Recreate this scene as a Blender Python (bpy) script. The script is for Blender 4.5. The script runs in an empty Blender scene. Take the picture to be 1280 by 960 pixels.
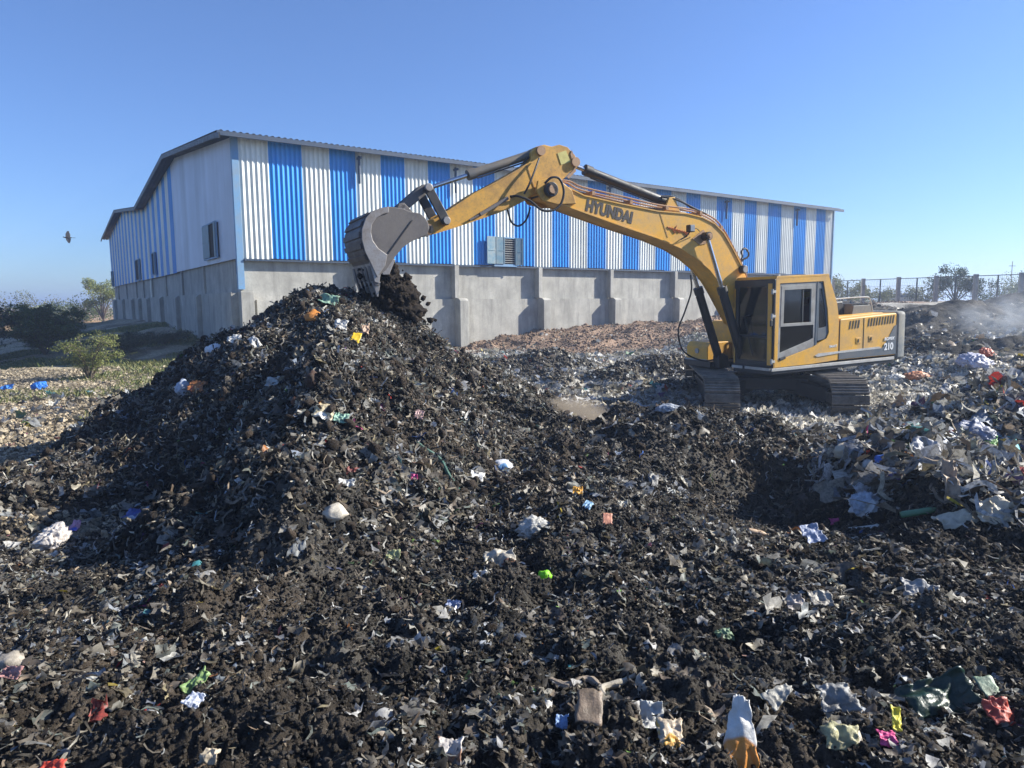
import bpy, bmesh, math, random
import numpy as np
from math import sin, cos, tan, pi, radians, sqrt, atan2
from mathutils import Vector, Matrix
random.seed(7)
rng = np.random.default_rng(7)
scene = bpy.context.scene
C = scene.collection

# ------------------------------------------------------------------ camera
EYE = np.array([0.0, 0.0, 2.6]); FPX = 865.0
PITCH = radians(6.75); ROLL = radians(0.4)
_f = np.array([0, cos(PITCH), -sin(PITCH)]); _r = np.array([1.0, 0, 0]); _u = np.cross(_r, _f)
CR = _r*cos(ROLL) - _u*sin(ROLL); CU = _u*cos(ROLL) + _r*sin(ROLL); CF = _f
cam_data = bpy.data.cameras.new('camera')
cam_data.sensor_width = 36.0; cam_data.lens = 36.0*FPX/1280.0
cam_data.clip_start = 0.05; cam_data.clip_end = 9000
cam = bpy.data.objects.new('camera', cam_data); C.objects.link(cam)
cam.matrix_world = Matrix(((CR[0], CU[0], -CF[0], EYE[0]), (CR[1], CU[1], -CF[1], EYE[1]), (CR[2], CU[2], -CF[2], EYE[2]), (0, 0, 0, 1)))
scene.camera = cam

# ------------------------------------------------------------------ light
SUN_AZ = radians(79); SUN_EL = radians(31)      # azimuth clockwise from the view direction (+Y)
w = bpy.data.worlds.new('World'); scene.world = w; w.use_nodes = True
nt = w.node_tree; bg = nt.nodes['Background']
sky = nt.nodes.new('ShaderNodeTexSky'); sky.sky_type = 'NISHITA'; sky.sun_disc = False
sky.sun_elevation = SUN_EL; sky.sun_rotation = SUN_AZ
sky.air_density = 1.0; sky.dust_density = 0.35; sky.ozone_density = 3.5; sky.altitude = 0
tint = nt.nodes.new('ShaderNodeMix'); tint.data_type = 'RGBA'; tint.blend_type = 'MULTIPLY'; tint.inputs[0].default_value = 1
tint.inputs[7].default_value = (.52, .67, .98, 1)      # the clear deep blue of the photographed sky
nt.links.new(sky.outputs['Color'], tint.inputs[6]); hz_ = nt.nodes.new('ShaderNodeMix'); hz_.data_type = 'RGBA'; hz_.blend_type = 'ADD'; hz_.inputs[0].default_value = 1; hz_.inputs[7].default_value = (.20, .26, .24, 1)
nt.links.new(tint.outputs[2], hz_.inputs[6]); nt.links.new(hz_.outputs[2], bg.inputs['Color']); bg.inputs['Strength'].default_value = 0.086
sl = bpy.data.lights.new('sun', 'SUN'); sl.energy = 5.0; sl.angle = radians(0.55); sl.color = (1.0, 0.955, 0.86)
so = bpy.data.objects.new('sun', sl); C.objects.link(so)
sd = Vector((sin(SUN_AZ)*cos(SUN_EL), cos(SUN_AZ)*cos(SUN_EL), sin(SUN_EL)))
so.rotation_euler = sd.to_track_quat('Z', 'Y').to_euler()
scene.view_settings.view_transform = 'Standard'; scene.view_settings.look = 'None'
scene.view_settings.exposure = 1.05; scene.view_settings.gamma = 1.0
scene.cycles.max_bounces = 6; scene.cycles.diffuse_bounces = 3; scene.cycles.glossy_bounces = 3
scene.cycles.transparent_max_bounces = 12; scene.cycles.volume_bounces = 0
scene.cycles.use_adaptive_sampling = True; scene.cycles.adaptive_threshold = 0.015
scene.cycles.volume_step_rate = 2.0; scene.cycles.volume_max_steps = 64
scene.cycles.caustics_reflective = False; scene.cycles.caustics_refractive = False

# ------------------------------------------------------------------ materials
def new_mat(name):
    m = bpy.data.materials.new(name); m.use_nodes = True
    return m, m.node_tree, m.node_tree.nodes['Principled BSDF']
def N(t, typ, **kw):
    n = t.nodes.new(typ)
    for k, v in kw.items():
        if k in n.inputs: n.inputs[k].default_value = v
        else: setattr(n, k, v)
    return n
def mixc(t, fac, a, b, mode='MIX'):
    m = t.nodes.new('ShaderNodeMix'); m.data_type = 'RGBA'; m.blend_type = mode
    for s, v in ((0, fac), (6, a), (7, b)):
        if hasattr(v, 'links') or isinstance(v, bpy.types.NodeSocket): t.links.new(v, m.inputs[s])
        elif s == 0: m.inputs[0].default_value = v
        else: m.inputs[s].default_value = (*v[:3], 1)
    return m.outputs[2]
def ramp(t, src, stops):
    r = t.nodes.new('ShaderNodeValToRGB'); e = r.color_ramp.elements
    while len(e) < len(stops): e.new(0.5)
    for k, (p, c) in enumerate(stops):
        e[k].position = p; e[k].color = (*c, 1) if not isinstance(c, (int, float)) else (c, c, c, 1)
    t.links.new(src, r.inputs[0]); return r.outputs[0]
def coords(t, kind='Object', scale=(1, 1, 1)):
    tc = t.nodes.new('ShaderNodeTexCoord'); mp = t.nodes.new('ShaderNodeMapping'); mp.inputs['Scale'].default_value = scale
    t.links.new(tc.outputs[kind], mp.inputs[0]); return mp.outputs[0]
def noise(t, co, scale, detail=4, rough=.55):
    n = N(t, 'ShaderNodeTexNoise'); n.inputs['Scale'].default_value = scale; n.inputs['Detail'].default_value = detail; n.inputs['Roughness'].default_value = rough
    t.links.new(co, n.inputs['Vector']); return n.outputs['Fac']
def bump(t, b, src, strength, dist):
    n = N(t, 'ShaderNodeBump'); n.inputs['Strength'].default_value = strength; n.inputs['Distance'].default_value = dist
    t.links.new(src, n.inputs['Height']); t.links.new(n.outputs[0], b.inputs['Normal'])
def worn(name, col, dirt, rough=.45, amount=.5, scale=2.5, metal=0.0, bumpd=.002):
    """painted or bare surface with dust streaks, patches and fine scratches of their own"""
    m, t, b = new_mat(name); co = coords(t)
    n1 = noise(t, co, scale, 6, .65); n2 = noise(t, co, scale*9, 4, .6)
    f1 = ramp(t, n1, [(.38, 0.0), (.72, amount)]); f2 = ramp(t, n2, [(.5, 0.0), (.75, amount*.6)])
    c1 = mixc(t, f1, col, dirt); c2 = mixc(t, f2, c1, dirt)
    t.links.new(c2, b.inputs['Base Color'])
    t.links.new(ramp(t, n1, [(.3, rough*.8), (.75, min(1, rough*1.7))]), b.inputs['Roughness'])
    b.inputs['Metallic'].default_value = metal
    bump(t, b, n2, .4, bumpd)
    return m
def plain(name, col, rough=.6, metal=0.0):
    m, t, b = new_mat(name); b.inputs['Base Color'].default_value = (*col, 1); b.inputs['Roughness'].default_value = rough; b.inputs['Metallic'].default_value = metal
    co = coords(t); bump(t, b, noise(t, co, 40, 3), .15, .002); return m
def soil_mat(name, rough=.95, bscale=38, bdist=.02, spec=.2):
    m, t, b = new_mat(name)
    at = t.nodes.new('ShaderNodeAttribute'); at.attribute_name = 'Col'
    g = t.nodes.new('ShaderNodeNewGeometry')
    n1 = noise(t, g.outputs['Position'], 9, 6, .7); n2 = noise(t, g.outputs['Position'], bscale, 8, .75)
    n3 = noise(t, g.outputs['Position'], bscale*3.1, 4, .7)
    c1 = mixc(t, 1.0, at.outputs['Color'], ramp(t, n1, [(.25, .45), (.5, .95), (.8, 1.9)]), 'MULTIPLY')
    c2 = mixc(t, 1.0, c1, ramp(t, n2, [(.3, .5), (.55, 1.0), (.72, 2.0)]), 'MULTIPLY')
    t.links.new(c2, b.inputs['Base Color']); b.inputs['Roughness'].default_value = rough; b.inputs['Specular IOR Level'].default_value = spec
    ad = N(t, 'ShaderNodeMath', operation='ADD'); t.links.new(n2, ad.inputs[0]); t.links.new(n3, ad.inputs[1])
    bump(t, b, ad.outputs[0], 1.0, bdist)
    return m
def piece_mat(name, rough=.5, transl=.25, spec=.4):
    m, t, b = new_mat(name)
    at = t.nodes.new('ShaderNodeAttribute'); at.attribute_name = 'Col'
    g = t.nodes.new('ShaderNodeNewGeometry')
    n = noise(t, g.outputs['Position'], 30, 5, .7)
    c = mixc(t, ramp(t, n, [(.42, 0.0), (.68, .75)]), at.outputs['Color'], (.05, .04, .03))
    t.links.new(c, b.inputs['Base Color']); b.inputs['Roughness'].default_value = rough; b.inputs['Specular IOR Level'].default_value = spec
    bump(t, b, n, .35, .01)
    if transl > 0:
        tr = N(t, 'ShaderNodeBsdfTranslucent'); t.links.new(c, tr.inputs['Color'])
        mx = N(t, 'ShaderNodeMixShader'); mx.inputs[0].default_value = transl
        t.links.new(b.outputs[0], mx.inputs[1]); t.links.new(tr.outputs[0], mx.inputs[2])
        t.links.new(mx.outputs[0], t.nodes['Material Output'].inputs['Surface'])
    return m
def item_mat(name, col, rough=.5, transl=.15, dirt=(.06, .05, .035), amount=.75, scale=14):
    m, t, b = new_mat(name); co = coords(t)
    n = noise(t, co, scale, 6, .7)
    c = mixc(t, ramp(t, n, [(.42, 0.0), (.7, amount)]), col, dirt)
    t.links.new(c, b.inputs['Base Color']); b.inputs['Roughness'].default_value = rough
    bump(t, b, noise(t, co, 22, 5, .7), .6, .012)
    if transl > 0:
        tr = N(t, 'ShaderNodeBsdfTranslucent'); t.links.new(c, tr.inputs['Color'])
        mx = N(t, 'ShaderNodeMixShader'); mx.inputs[0].default_value = transl
        t.links.new(b.outputs[0], mx.inputs[1]); t.links.new(tr.outputs[0], mx.inputs[2])
        t.links.new(mx.outputs[0], t.nodes['Material Output'].inputs['Surface'])
    return m
def leaf_mat(name, c1, c2, transl=.3):
    m, t, b = new_mat(name); at = t.nodes.new('ShaderNodeAttribute'); at.attribute_name = 'Col'
    c = mixc(t, at.outputs['Fac'], c1, c2)
    t.links.new(c, b.inputs['Base Color']); b.inputs['Roughness'].default_value = .55
    tr = N(t, 'ShaderNodeBsdfTranslucent'); t.links.new(c, tr.inputs['Color'])
    mx = N(t, 'ShaderNodeMixShader'); mx.inputs[0].default_value = transl
    t.links.new(b.outputs[0], mx.inputs[1]); t.links.new(tr.outputs[0], mx.inputs[2]); t.links.new(mx.outputs[0], t.nodes['Material Output'].inputs['Surface'])
    return m
def glass_mat(name, tint, refl=.1, rough=.03, dust=.045):
    m, t, b = new_mat(name); t.nodes.remove(b)
    tr = N(t, 'ShaderNodeBsdfTransparent'); tr.inputs['Color'].default_value = (*tint, 1)
    gl = N(t, 'ShaderNodeBsdfGlossy'); gl.inputs['Roughness'].default_value = rough; gl.inputs['Color'].default_value = (.9, .95, 1, 1)
    df = N(t, 'ShaderNodeBsdfDiffuse'); df.inputs['Color'].default_value = (.25, .23, .2, 1)
    fr = N(t, 'ShaderNodeFresnel'); fr.inputs['IOR'].default_value = 1.5
    mx = N(t, 'ShaderNodeMixShader'); t.links.new(fr.outputs[0], mx.inputs[0]); t.links.new(tr.outputs[0], mx.inputs[1]); t.links.new(gl.outputs[0], mx.inputs[2])
    m2 = N(t, 'ShaderNodeMixShader'); t.links.new(ramp(t, noise(t, coords(t), 5, 5, .7), [(.35, dust*.3), (.75, dust*1.6)]), m2.inputs[0])
    t.links.new(mx.outputs[0], m2.inputs[1]); t.links.new(df.outputs[0], m2.inputs[2])
    t.links.new(m2.outputs[0], t.nodes['Material Output'].inputs['Surface']); return m

M = {}
M['yellow'] = worn('machine_yellow', (.76, .40, .035), (.36, .24, .12), .42, .7, 2.4)
M['yellow_worn'] = worn('arm_yellow', (.70, .37, .045), (.16, .09, .045), .5, .8, 2.6)
M['grey_blue'] = worn('slate_paint', (.06, .085, .11), (.17, .15, .13), .5, .5, 2)
M['light_grey'] = worn('pale_grey_paint', (.50, .50, .47), (.24, .21, .17), .5, .7, 3)
M['counter'] = worn('counterweight_grey', (.10, .115, .125), (.26, .24, .19), .6, .9, 2.2)
M['frame_grey'] = worn('door_frame_grey', (.30, .30, .28), (.14, .12, .10), .6, .6, 5)
M['dark'] = worn('dark_steel', (.018, .019, .022), (.07, .06, .05), .45, .5, 4)
M['black'] = plain('black_rubber', (.012, .012, .013), .5)
M['bucket'] = worn('bucket_steel', (.13, .115, .105), (.22, .20, .18), .55, .7, 3, 0.2, .004)
M['bucket_bright'] = worn('worn_bright_steel', (.38, .36, .34), (.16, .13, .11), .42, .8, 4, 0.5, .004)
M['bucket_dark'] = worn('bucket_back_steel', (.07, .065, .07), (.15, .12, .10), .5, .7, 4, 0.3, .006)
M['track'] = worn('track_steel', (.24, .215, .18), (.07, .06, .05), .55, .8, 5, 0.2, .006)
M['chrome'] = plain('chrome_rod', (.55, .56, .58), .22, 1.0)
M['barrel'] = worn('cylinder_grey', (.12, .115, .105), (.22, .17, .11), .5, .7, 4)
M['pipe'] = worn('rusty_pipe', (.38, .22, .12), (.22, .12, .06), .6, .6, 6)
M['pin'] = worn('pin_steel', (.40, .25, .14), (.20, .12, .07), .5, .7, 8, .3)
M['sticker'] = worn('yellow_sticker', (.62, .55, .16), (.35, .25, .08), .5, .4, 12)
M['redmark'] = plain('red_marker', (.52, .12, .05), .6)
M['letter_dark'] = plain('lettering_dark', (.045, .035, .03), .5)
M['letter_white'] = plain('lettering_white', (.75, .76, .74), .5)
M['glass'] = glass_mat('cab_glass', (.55, .68, .66))
M['glass_dark'] = glass_mat('windshield_glass', (.20, .32, .46), dust=.03)
M['seat'] = plain('seat_fabric', (.10, .03, .03), .9)
M['inside'] = plain('cab_interior', (.018, .026, .045), .8)
M['lens'] = plain('lamp_lens', (.30, .31, .32), .25)

# ------------------------------------------------------------------ mesh helpers
def props(o, label=None, cat=None, group=None, kind=None):
    if label: o['label'] = label
    if cat: o['category'] = cat
    if group: o['group'] = group
    if kind: o['kind'] = kind
    return o
def mk(name, v, f, mats, parent=None, smooth=False, fm=None, col=None, link=True):
    """v (n,3); f list of faces, or an array of equal faces; col one colour per vertex"""
    me = bpy.data.meshes.new(name)
    v = np.asarray(v, dtype=np.float32)
    if isinstance(f, np.ndarray):
        nf, k = f.shape
        me.vertices.add(len(v)); me.vertices.foreach_set('co', v.ravel())
        me.loops.add(nf*k); me.loops.foreach_set('vertex_index', f.astype(np.int32).ravel())
        me.polygons.add(nf); me.polygons.foreach_set('loop_start', np.arange(0, nf*k, k, dtype=np.int32))
    else:
        tot = [len(q) for q in f]
        me.vertices.add(len(v)); me.vertices.foreach_set('co', v.ravel())
        me.loops.add(sum(tot)); me.loops.foreach_set('vertex_index', np.fromiter((i for q in f for i in q), dtype=np.int32))
        me.polygons.add(len(f)); me.polygons.foreach_set('loop_start', np.concatenate(([0], np.cumsum(tot)[:-1])).astype(np.int32))
    if fm is not None: me.polygons.foreach_set('material_index', np.asarray(fm, dtype=np.int32))
    me.update(calc_edges=True)
    if smooth: me.polygons.foreach_set('use_smooth', np.ones(len(me.polygons), dtype=bool))
    if col is not None:
        a = me.color_attributes.new('Col', 'FLOAT_COLOR', 'POINT')
        cc = np.ones((len(v), 4), dtype=np.float32); cc[:, :3] = col; a.data.foreach_set('color', cc.ravel())
    for m in (mats if isinstance(mats, (list, tuple)) else [mats]): me.materials.append(m)
    me.validate()
    o = bpy.data.objects.new(name, me)
    if link: C.objects.link(o)
    if parent is not None: o.parent = parent
    return o
class MB:
    def __init__(s): s.v = []; s.f = []; s.m = []
    def add(s, v, f, mi=0):
        b = len(s.v); s.v += [tuple(map(float, p)) for p in v]; s.f += [tuple(b+i for i in q) for q in f]; s.m += [mi]*len(f); return s
    def box(s, c, d, rot=None, mi=0):
        x, y, z = d[0]/2, d[1]/2, d[2]/2
        v = [Vector(p) for p in ((-x,-y,-z),(x,-y,-z),(x,y,-z),(-x,y,-z),(-x,-y,z),(x,-y,z),(x,y,z),(-x,y,z))]
        if rot is not None: v = [rot @ p for p in v]
        return s.add([p+Vector(c) for p in v], [(3,2,1,0),(4,5,6,7),(0,1,5,4),(1,2,6,5),(2,3,7,6),(3,0,4,7)], mi)
    def bar(s, a, b, wd, ht, up=(0, 0, 1), mi=0):
        a = Vector(a); b = Vector(b); d = b-a; L = d.length; x = d.normalized(); y = Vector(up).cross(x)
        y = y.normalized() if y.length > 1e-5 else Vector((0, 1, 0)); z = x.cross(y)
        return s.box((a+b)/2, (L, wd, ht), Matrix((x, y, z)).transposed(), mi)
    def cyl(s, a, b, r, n=14, r2=None, mi=0):
        a = Vector(a); b = Vector(b); r2 = r if r2 is None else r2; x = (b-a).normalized()
        q = x.orthogonal().normalized(); p = x.cross(q); v = []
        for k in range(n):
            t = 2*pi*k/n; e = q*cos(t)+p*sin(t); v += [a+e*r, b+e*r2]
        f = [(2*k, 2*((k+1) % n), 2*((k+1) % n)+1, 2*k+1) for k in range(n)]
        f += [tuple(2*k for k in reversed(range(n))), tuple(2*k+1 for k in range(n))]
        return s.add(v, f, mi)
    def tube(s, pts, r, n=8, mi=0):
        pts = [Vector(p) for p in pts]; rs = r if isinstance(r, (list, tuple)) else [r]*len(pts); v = []; q = None
        for k, p in enumerate(pts):
            x = (pts[min(k+1, len(pts)-1)]-pts[max(k-1, 0)]).normalized()
            q = x.orthogonal() if q is None else q-x*q.dot(x)
            q.normalize(); b2 = x.cross(q)
            v += [p+(q*cos(2*pi*j/n)+b2*sin(2*pi*j/n))*rs[k] for j in range(n)]
        f = [(k*n+j, k*n+(j+1) % n, (k+1)*n+(j+1) % n, (k+1)*n+j) for k in range(len(pts)-1) for j in range(n)]
        f += [tuple(reversed(range(n))), tuple((len(pts)-1)*n+j for j in range(n))]
        return s.add(v, f, mi)
    def prism(s, o, y0, y1, mi=0, axes='xz'):
        n = len(o); ar = sum(o[i][0]*o[(i+1) % n][1]-o[(i+1) % n][0]*o[i][1] for i in range(n))
        if ar < 0: o = o[::-1]
        P = (lambda a, b, h: (a, h, b)) if axes == 'xz' else ((lambda a, b, h: (a, b, h)) if axes == 'xy' else (lambda a, b, h: (h, a, b)))
        v = [P(a, b, y0) for a, b in o]+[P(a, b, y1) for a, b in o]
        f = [tuple(range(n)), tuple(reversed(range(n, 2*n)))]+[(i+n, (i+1) % n+n, (i+1) % n, i) for i in range(n)]
        if axes != 'xz': f = [tuple(reversed(q)) for q in f]
        return s.add(v, f, mi)
    def ring(s, o, inn, y0, y1, mi=0, axes='xz'):
        n = len(o); P = (lambda a, b, h: (a, h, b)) if axes == 'xz' else (lambda a, b, h: (h, a, b))
        v = [P(*p, y0) for p in o]+[P(*p, y0) for p in inn]+[P(*p, y1) for p in o]+[P(*p, y1) for p in inn]
        f = []
        for i in range(n):
            j = (i+1) % n
            f += [(i, j, n+j, n+i), (2*n+i, 3*n+i, 3*n+j, 2*n+j), (i, 2*n+i, 2*n+j, j), (n+i, n+j, 3*n+j, 3*n+i)]
        return s.add(v, f, mi)
    def build(s, name, mats, parent=None, smooth=False, bev=0, tf=None, angle=35):
        v = s.v if tf is None else [tuple(tf @ Vector(p)) for p in s.v]
        me = bpy.data.meshes.new(name); me.from_pydata(v, [], s.f)
        for m in (mats if isinstance(mats, (list, tuple)) else [mats]): me.materials.append(m)
        me.polygons.foreach_set('material_index', s.m)
        bm = bmesh.new(); bm.from_mesh(me); bmesh.ops.recalc_face_normals(bm, faces=bm.faces); bm.to_mesh(me); bm.free()
        o = bpy.data.objects.new(name, me); C.objects.link(o)
        if parent is not None: o.parent = parent
        if bev:
            b = o.modifiers.new('bevel', 'BEVEL'); b.width = bev; b.segments = 2; b.limit_method = 'ANGLE'; b.angle_limit = radians(40)
        if smooth: me.shade_smooth() if hasattr(me, 'shade_smooth') else None; me.set_sharp_from_angle(angle=radians(angle))
        return o
def smooth_pts(pts, k=6):
    P = [Vector(p) for p in pts]; P = [P[0]*2-P[1]]+P+[P[-1]*2-P[-2]]; out = []
    for i in range(1, len(P)-2):
        for j in range(k):
            t = j/k; a, b, c, d = P[i-1:i+3]
            out.append(0.5*((2*b)+(c-a)*t+(2*a-5*b+4*c-d)*t*t+(3*b-a-3*c+d)*t**3))
    return out+[P[-2]]
def empty(name, mat=None, loc=(0, 0, 0)):
    o = bpy.data.objects.new(name, None); o.empty_display_size = .3; C.objects.link(o)
    if mat is not None: o.matrix_world = mat
    else: o.location = loc
    return o
def text(body, size, name, mat, parent, M4, depth=.004, bold=0.0, spacing=1.0, shear=0.0, sx=1.0):
    cu = bpy.data.curves.new(name, 'FONT'); cu.body = body; cu.size = size; cu.extrude = depth; cu.offset = bold; cu.space_character = spacing; cu.shear = shear
    tmp = bpy.data.objects.new(name+'_curve', cu); C.objects.link(tmp); bpy.context.view_layer.update()
    me = bpy.data.meshes.new_from_object(tmp.evaluated_get(bpy.context.evaluated_depsgraph_get())); bpy.data.objects.remove(tmp)
    me.materials.clear(); me.materials.append(mat); me.name = name
    o = bpy.data.objects.new(name, me); C.objects.link(o); o.parent = parent
    o.matrix_local = M4 @ Matrix.Diagonal((sx, 1, 1, 1)); return o

# ------------------------------------------------------------------ noise
def _h(ix, iy, seed):
    n = (ix.astype(np.int64)*374761393+iy.astype(np.int64)*668265263+seed*1274126177) & 0xffffffff
    n = ((n ^ (n >> 13))*1274126177) & 0xffffffff
    return ((n ^ (n >> 16)) & 0xffff)/65535.0
def vn(x, y, seed=0):
    ix = np.floor(x); iy = np.floor(y); fx = x-ix; fy = y-iy
    ux = fx*fx*fx*(fx*(fx*6-15)+10); uy = fy*fy*fy*(fy*(fy*6-15)+10)
    a = _h(ix, iy, seed); b = _h(ix+1, iy, seed); c = _h(ix, iy+1, seed); d = _h(ix+1, iy+1, seed)
    return (a+(b-a)*ux)*(1-uy)+(c+(d-c)*ux)*uy
def bil(x, y, seed=0):      # billowed: lumps with creases between them
    return np.abs(2*vn(x, y, seed)-1)
def sst(a, b, x):
    t = np.clip((x-a)/(b-a), 0, 1); return t*t*(3-2*t)
def dseg(x, y, ax, ay, bx, by):
    dx, dy = bx-ax, by-ay; t = np.clip(((x-ax)*dx+(y-ay)*dy)/(dx*dx+dy*dy), 0, 1)
    return np.hypot(x-ax-t*dx, y-ay-t*dy), t
def smax(a, b, k=.25):
    h = np.clip(.5+.5*(a-b)/k, 0, 1); return b+(a-b)*h+k*h*(1-h)
# ------------------------------------------------------------------ terrain
KX, KY = -11.226, 29.0
FD = np.array([sin(radians(55.3)), cos(radians(55.3))]); FN = np.array([FD[1], -FD[0]])
def cone(x, y, cx, cy, top, sl, sx=1, sy=1, r0=.35):
    d = np.sqrt(((x-cx)/sx)**2+((y-cy)/sy)**2+r0*r0)-r0
    return top-sl*d
def ridge(x, y, pts, sl, r0=.4, base=0.0):
    best = np.full(x.shape, -9.0)
    for (ax, ay, az_), (bx, by, bz) in zip(pts[:-1], pts[1:]):
        d, t = dseg(x, y, ax, ay, bx, by)
        best = np.maximum(best, az_+(bz-az_)*t-sl*(np.sqrt(d*d+r0*r0)-r0))
    return best
def facade_sd(x, y):
    return (x-KX)*FD[0]+(y-KY)*FD[1], (x-KX)*FN[0]+(y-KY)*FN[1]
def zones(x, y):
    """height of the big shapes and the share of each kind of surface"""
    z = np.full(x.shape, .30)
    r = np.hypot(x, y)
    # broad swells of the tipping floor
    z = z+.10*(vn(x*.35, y*.35, 3)-.5)
    z = z-.50*sst(-7, -12, x)*sst(12, 19, y)
    # the rise to the right behind the machine
    rr = sst(9, 17, x-.25*(y-16))*sst(13, 22, y)
    z = z+rr*(.75+.25*(vn(x*.3, y*.3, 5)))
    z = z+sst(30, 44, y)*sst(8, 18, x-.3*(y-30))*1.15*(1-sst(60, 90, y))
    # bank the camera stands on
    fg = 1.02-.095*np.clip(y-1.5, 0, 20)+.05*np.clip(x-1, 0, 6)
    fg = fg-.20*np.clip(-x-2.2, 0, 3.5)*sst(2, 4, y); fg = np.where(y < 12, fg, -1); fg = fg-.10*np.clip(-x-5, 0, 20)
    z = smax(z, fg, .3)
    # main heap and its spurs
    wob = .35*(vn(x*.8, y*.8, 11)-.5)+.22*(vn(x*1.9, y*1.9, 12)-.5)
    hp = cone(x, y, -2.95, 11.2, 2.80, .66, r0=.45)
    hp = np.maximum(hp, cone(x, y, -2.1, 11.4, 2.42, .63, r0=.3))
    hp = np.maximum(hp, ridge(x, y, [(-2.95, 11.2, 2.6), (-4.2, 9.7, 1.62), (-5.4, 8.6, .85), (-6.4, 7.4, .45)], .64))
    hp = np.maximum(hp, ridge(x, y, [(-2.7, 11.0, 2.6), (-2.2, 9.0, 2.15), (-2.05, 7.7, 1.88), (-1.98, 6.7, 1.62), (-1.9, 5.9, 1.28), (-1.8, 5.2, .92)], .72, .25))
    hp = np.maximum(hp, ridge(x, y, [(-2.2, 11.2, 2.3), (-.8, 10.2, 1.30), (.4, 9.6, .70)], .60))
    hp = hp+wob*sst(0, 1.2, hp)-.45*np.exp(-(((x+3.7)/.9)**2+((y-7.4)/1.3)**2))
    rb = ridge(x, y, [(-.2, 9.6, .62), (.7, 9.3, .66), (1.5, 9.4, .84), (2.3, 9.5, 1.04), (3.3, 9.6, 1.06), (4.2, 9.5, .84), (5.2, 9.7, .70), (6.3, 9.8, 1.02), (7.4, 9.7, 1.40), (9.0, 9.6, 1.75), (11, 9.4, 1.9)], .50, .5)
    rb = np.maximum(rb, ridge(x, y, [(2.0, 9.3, .95), (1.2, 7.8, .80), (.9, 6.4, .78)], .28, .6))
    rb = np.maximum(rb, ridge(x, y, [(7.4, 9.5, 1.40), (5.4, 8.8, 1.10), (4.35, 7.9, 1.08), (3.95, 6.9, 1.10), (3.9, 5.8, 1.05), (4.5, 4.6, 1.0)], .70, .3))
    rb = rb+wob*.8
    hollow = np.exp(-(((x-2.9)/.80)**2+((y-7.4)/1.35)**2))
    rb = rb-.60*hollow; z = z-.42*hollow
    z0 = z
    z = smax(z, hp, .18); z = smax(z, rb, .18)
    # soil bank against the shed
    s, d = facade_sd(x, y)
    hb = np.interp(s, [-4, 6, 10, 15.3, 20.3, 26, 33, 46, 60], [.0, .02, .25, 1.0, 1.18, 1.35, 1.6, 1.9, 1.2])
    bank = hb*(1-np.clip((d-.3)/8.5, 0, 1)**1.15)
    bank = bank+(.34*(vn(x*.7, y*.7, 21)-.5)+.22*(vn(x*1.7, y*1.7, 22)-.5))*(bank > .02)
    z = np.where(d > -2, smax(z, bank+.05, .15), z)
    # small dark mounds on the flat
    md = np.full(x.shape, -9.0)
    for cx, cy, tp, sl in ((1.0, 19.6, .75, .42), (2.9, 19.2, .70, .5), (4.0, 17.0, .62, .45), (1.2, 23.3, .95, .4), (4.4, 21.4, .95, .4), (6.2, 19.8, .85, .4), (3.4, 14.9, .46, .4), (-.5, 22.5, .72, .35)):
        md = np.maximum(md, cone(x, y, cx, cy, tp, sl, r0=.5))
    md = md+.25*(vn(x*1.3, y*1.3, 31)-.5)
    z = smax(z, md, .1)
    # dark heaps in the right background
    bh = np.full(x.shape, -9.0)
    for cx, cy, tp, sl in ((18.6, 29, 2.48, .36), (21.5, 29.5, 2.4, .33), (16.2, 34, 2.55, .25), (27.5, 36, 3.15, .38), (24, 31, 2.2, .3), (31, 37, 2.9, .3), (13.0, 20.5, 1.45, .35), (15.2, 20.0, 1.50, .3), (18.0, 20.8, 1.65, .3), (22, 21, 1.75, .3)):
        bh = np.maximum(bh, cone(x, y, cx, cy, tp, sl, r0=.9))
    bh = bh+.22*(vn(x*.9, y*.9, 41)-.5)
    z = smax(z, bh, .15)
    # low overgrown bank left of the shed
    q = -s; e = (x-KX)*-FN[0]+(y-KY)*-FN[1]
    b2 = np.interp(e, [-7, -2, 0, 8, 20, 35, 52, 62], [-.3, .0, .35, 1.0, 1.55, 1.5, 1.15, .2])
    z = smax(z, np.where(q > -2, b2*(1-np.clip((q-.5)/11, 0, 1)**.9)-.1+.25*(vn(x*.8, y*.8, 51)-.5)*(b2 > .1), -9), .2)
    z = z+.04*np.clip(r-60, 0, 4000)**.5*(vn(x*.02, y*.02, 61)-.5)*sst(70, 160, r)
    # weights
    wh = sst(-.12, .06, np.maximum(hp, rb)-z0)                 # heaps
    fgw = sst(9.5, 8.2, y-.25*vn(x*2, y*2, 71)+1.3*sst(-4.6, -5.6, x))
    dark = np.clip(wh+fgw*(y < 10), 0, 1)
    dark = np.maximum(dark, sst(-.1, .12, md-.45)*.9); dark = np.maximum(dark, sst(-.25, .2, bh-1.0)*(y > 18)*.95)
    red = sst(.02, .3, bank-.05)*(d > -2)*(d < 9)*sst(4, 9, s)*(1-np.clip(dark, 0, 1))
    left = sst(-2.5, -5, x+.15*(y-15))*(y > 5)*(1-wh)
    return z, dark, red, left, wh, hp-z0, d, s
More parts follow.
